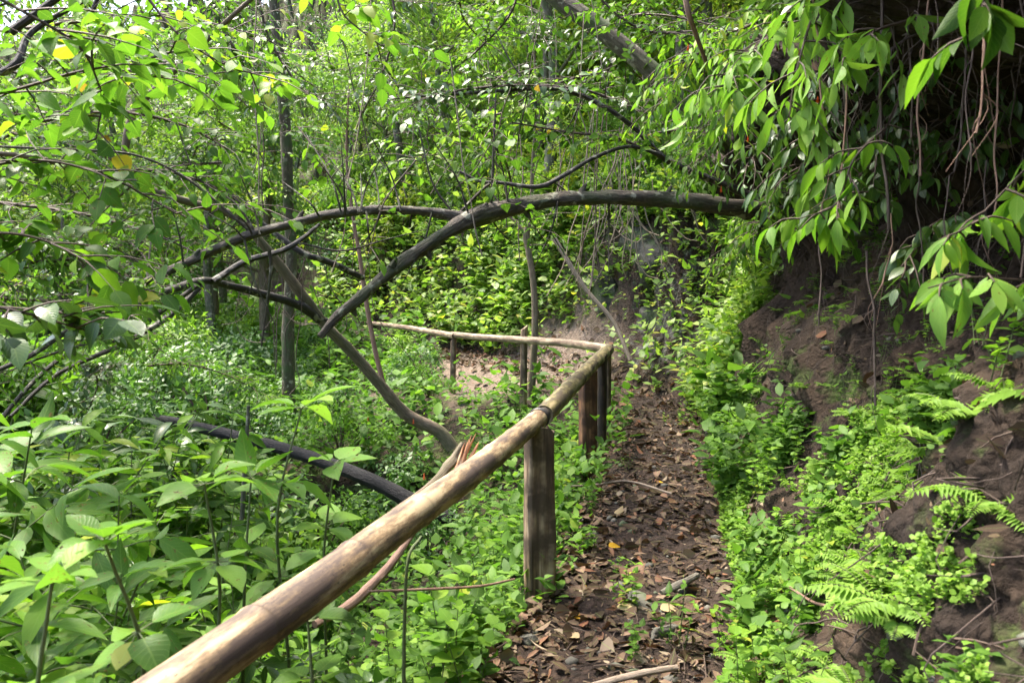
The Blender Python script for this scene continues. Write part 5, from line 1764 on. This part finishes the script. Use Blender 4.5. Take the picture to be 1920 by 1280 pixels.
def bush_mesh(seed, R, H, n, ll, tm, lmat, smat):
    """dense rounded bush: stems plus leaf clumps in an uneven volume"""
    rg = random.Random(seed)
    g = np.random.default_rng(seed)
    L, W = Leaves(), MB()
    clumps = []
    for k in range(14):
        a = rg.uniform(0, 6.283); rr = R * math.sqrt(rg.random()) * .85; z = H * rg.uniform(.2, .95)
        c = np.array([math.cos(a) * rr, math.sin(a) * rr, z])
        clumps.append(c)
        tube(W, [(rg.gauss(0, .05), rg.gauss(0, .05), -.1), c * np.array([.4, .4, .6]), c], [.018, .012, .005], 4, 7, .1, k, caps=False)
    per = n // 14
    for c in clumps:
        cr = R * rg.uniform(.28, .5)
        v = nrm(g.normal(0, 1, (per, 3))) * (g.random(per) ** .45)[:, None] * cr * np.array([1, 1, .7])
        q = c + v
        d = nrm(v + np.array([0, 0, -.25 * cr]) + g.normal(0, .35 * cr, (per, 3)))
        u = nrm(np.array([0, 0, 1.]) + .5 * nrm(v) + g.normal(0, .3, (per, 3)))
        tone = rg.uniform(.0, .5)
        L.many(list(q), list(d), list(u), list(ll * g.uniform(.6, 1.2, per)), list(g.uniform(.8, 1.2, per)), list(np.clip(tone + g.random(per) * .5, 0, 1)))
    return L.into(MB(), tm, seed).mesh("foliage", lmat), W.mesh("stems", smat)


def tree_mesh(seed, H, R, n, ll, lmat, smat):
    rg = random.Random(seed)
    g = np.random.default_rng(seed)
    L, W = Leaves(), MB()
    top = np.array([rg.gauss(0, .5), rg.gauss(0, .5), H])
    c = tube(W, [(0, 0, -.4), (rg.gauss(0, .15), rg.gauss(0, .15), H * .35), (rg.gauss(0, .3), rg.gauss(0, .3), H * .7), top], [.13, .10, .07, .02], 8, 25, .1, seed, caps=False)
    nb = 26
    per = n // (nb * 3)
    for k in range(nb):
        t = rg.uniform(.3, 1)
        q = c[int(t * 24)]
        a = k * 2.4 + rg.uniform(-.5, .5)
        ln = R * rg.uniform(.45, 1.1) * (1.15 - .5 * t)
        e = q + np.array([math.cos(a) * ln, math.sin(a) * ln, rg.uniform(-.1, .5) * ln])
        m_ = (q + e) / 2 + np.array([0, 0, .12 * ln])
        cc = tube(W, [q, m_, e], [.035 * (1.2 - t * .6), .02, .006], 5, 9, .1, k, caps=False)
        for s in (4, 6, 8):
            cr = R * rg.uniform(.16, .3)
            v = nrm(g.normal(0, 1, (per, 3))) * (g.random(per) ** .5)[:, None] * cr * np.array([1.2, 1.2, .6])
            qq = cc[s] + v + np.array([0, 0, -.1])
            d = nrm(v + np.array([0, 0, -.35 * cr]) + g.normal(0, .3 * cr, (per, 3)))
            u = nrm(np.array([0, 0, 1.]) + g.normal(0, .35, (per, 3)))
            tone = rg.uniform(0, .5)
            L.many(list(qq), list(d), list(u), list(ll * g.uniform(.6, 1.2, per)), list(g.uniform(.8, 1.2, per)), list(np.clip(tone + g.random(per) * .5, 0, 1)))
    return L.into(MB(), DIAMOND, seed).mesh("crown", lmat), W.mesh("trunk", smat)


bush_protos = [bush_mesh(1100, .75, 1.1, 1500, .085, OVATE_LO, M['leaf_far'], M['stem_brown']),
               bush_mesh(1101, .85, .9, 1500, .075, OVATE_LO, M['cover'], M['stem_brown']),
               bush_mesh(1102, .7, 1.3, 1300, .10, OVATE_LO, M['leaf_far'], M['stem_brown']),
               bush_mesh(1103, .8, 1.0, 1300, .09, OVATE_LO, M['leaf_far_blue'], M['stem_brown']),
               bush_mesh(1104, .8, 1.1, 1200, .095, OVATE_LO, M['leaf_far_yellow'], M['stem_brown'])]


def keep_clear(p, r):
    """image windows kept open in front of the far rail, bare patch and rock face"""
    px, py, d = project(p + np.array([0, 0, .5]))
    for (x0, y0, x1, y1, dm) in [(660, 560, 1260, 800, 12.0), (640, 700, 1180, 1300, 7.4), (280, 740, 850, 980, 8.6), (560, 560, 860, 830, 8.6)]:
        if x0 < px < x1 and y0 < py < y1 and d < dm:
            return False
    return True


spots_low, spots_gully = [], []
tries = 0
while len(spots_low) < 235 and tries < 9000:
    tries += 1
    d = rng.uniform(9, 30) if rng.random() < .8 else rng.uniform(12, 20)
    px = rng.uniform(-250, 1500)
    x, y = (px - 960) / F * d, d
    sd, al, _ = signed_dist(np.array([x]), np.array([y]))
    if sd[0] < 1.6: continue
    q = gp(x, y)
    if np.hypot((q[0] - 2.0) * .9, (q[1] - 12.2) * .75) < 2.3 and q[2] < 3.4: continue
    if np.hypot((q[0] + .25) * .7, (q[1] - 13.3) * .8) < 1.6: continue
    X_, Y_, D_ = project(q)
    if Y_ < -150 or Y_ > 900: continue
    if any((q[0] - s[0][0]) ** 2 + (q[1] - s[0][1]) ** 2 < (.55 * (1 + D_ / 30)) ** 2 for s in spots_low): continue
    spots_low.append((q, rng.uniform(.6, 1.15) * (1 + max(0, D_ - 12) / 22), rng.uniform(0, 6.28)))
for t in range(60):
    d_ = rng.uniform(11.5, 17); px_ = rng.uniform(700, 1500)
    x, y = (px_ - 960) / F * d_, d_
    sd, al, _ = signed_dist(np.array([x]), np.array([y]))
    if not (.9 < sd[0] < 3.2): continue
    q = gp(x, y)
    if np.hypot((q[0] - 2.0) * .9, (q[1] - 12.2) * .75) < 2.1 and q[2] < 3: continue
    if np.hypot((q[0] + .25) * .7, (q[1] - 13.3) * .8) < 1.6: continue
    spots_low.append((q, rng.uniform(.3, .6), rng.uniform(0, 6.28)))
plant_set("bush", bush_protos, spots_low, 'bush', 'leafy green bush on the hillside behind the far rail', 'bushes on the hillside')

tries = 0
while len(spots_gully) < 85 and tries < 9000:
    tries += 1
    d = rng.uniform(6.5, 22)
    px = rng.uniform(-250, 860)
    x, y = (px - 960) / F * d, d
    sd, al, _ = signed_dist(np.array([x]), np.array([y]))
    if sd[0] > -1.5: continue
    q = gp(x, y)
    if not keep_clear(q, .7): continue
    if any((q[0] - s[0][0]) ** 2 + (q[1] - s[0][1]) ** 2 < .8 ** 2 for s in spots_gully): continue
    spots_gully.append((q, rng.uniform(.5, .9) if px > 480 else rng.uniform(.8, 1.5), rng.uniform(0, 6.28)))
plant_set("undergrowth_bush", [bush_protos[3], bush_protos[0], bush_protos[3], bush_protos[1]], spots_gully, 'bush', 'low leafy bush on the gully floor left of the leaning trunk', 'bushes in the gully')

tree_protos = [tree_mesh(1200, 8, 2.6, 5200, .15, M['leaf_far'], M['bark_grey']), tree_mesh(1201, 7, 2.3, 5200, .13, M['leaf_far_blue'], M['bark_brown']),
               tree_mesh(1202, 9, 2.4, 5200, .15, M['leaf_far'], M['bark_grey']), tree_mesh(1203, 6.5, 2.4, 4600, .14, M['leaf_far_yellow'], M['bark_grey'])]
spots = []
tries = 0
while len(spots) < 98 and tries < 9000:
    tries += 1
    d = rng.uniform(13, 34)
    px = rng.uniform(-350, 1750)
    x, y = (px - 960) / F * d, d
    sd, al, _ = signed_dist(np.array([x]), np.array([y]))
    if abs(sd[0]) < 1.8: continue
    if sd[0] < 0 and (px > 520 or d < 17): continue
    q = gp(x, y)
    if project(q)[1] < -250: continue
    if any((q[0] - s[0][0]) ** 2 + (q[1] - s[0][1]) ** 2 < 1.7 ** 2 for s in spots): continue
    spots.append((q, rng.uniform(.7, 1.15), rng.uniform(0, 6.28)))
plant_set("forest_tree", tree_protos, spots, 'tree', 'leafy forest tree on the slope in the background', 'background forest trees', False, ("crown", "trunk"))
print("objects", len(bpy.data.objects), "tris", sum(len(m.polygons) for m in bpy.data.meshes))
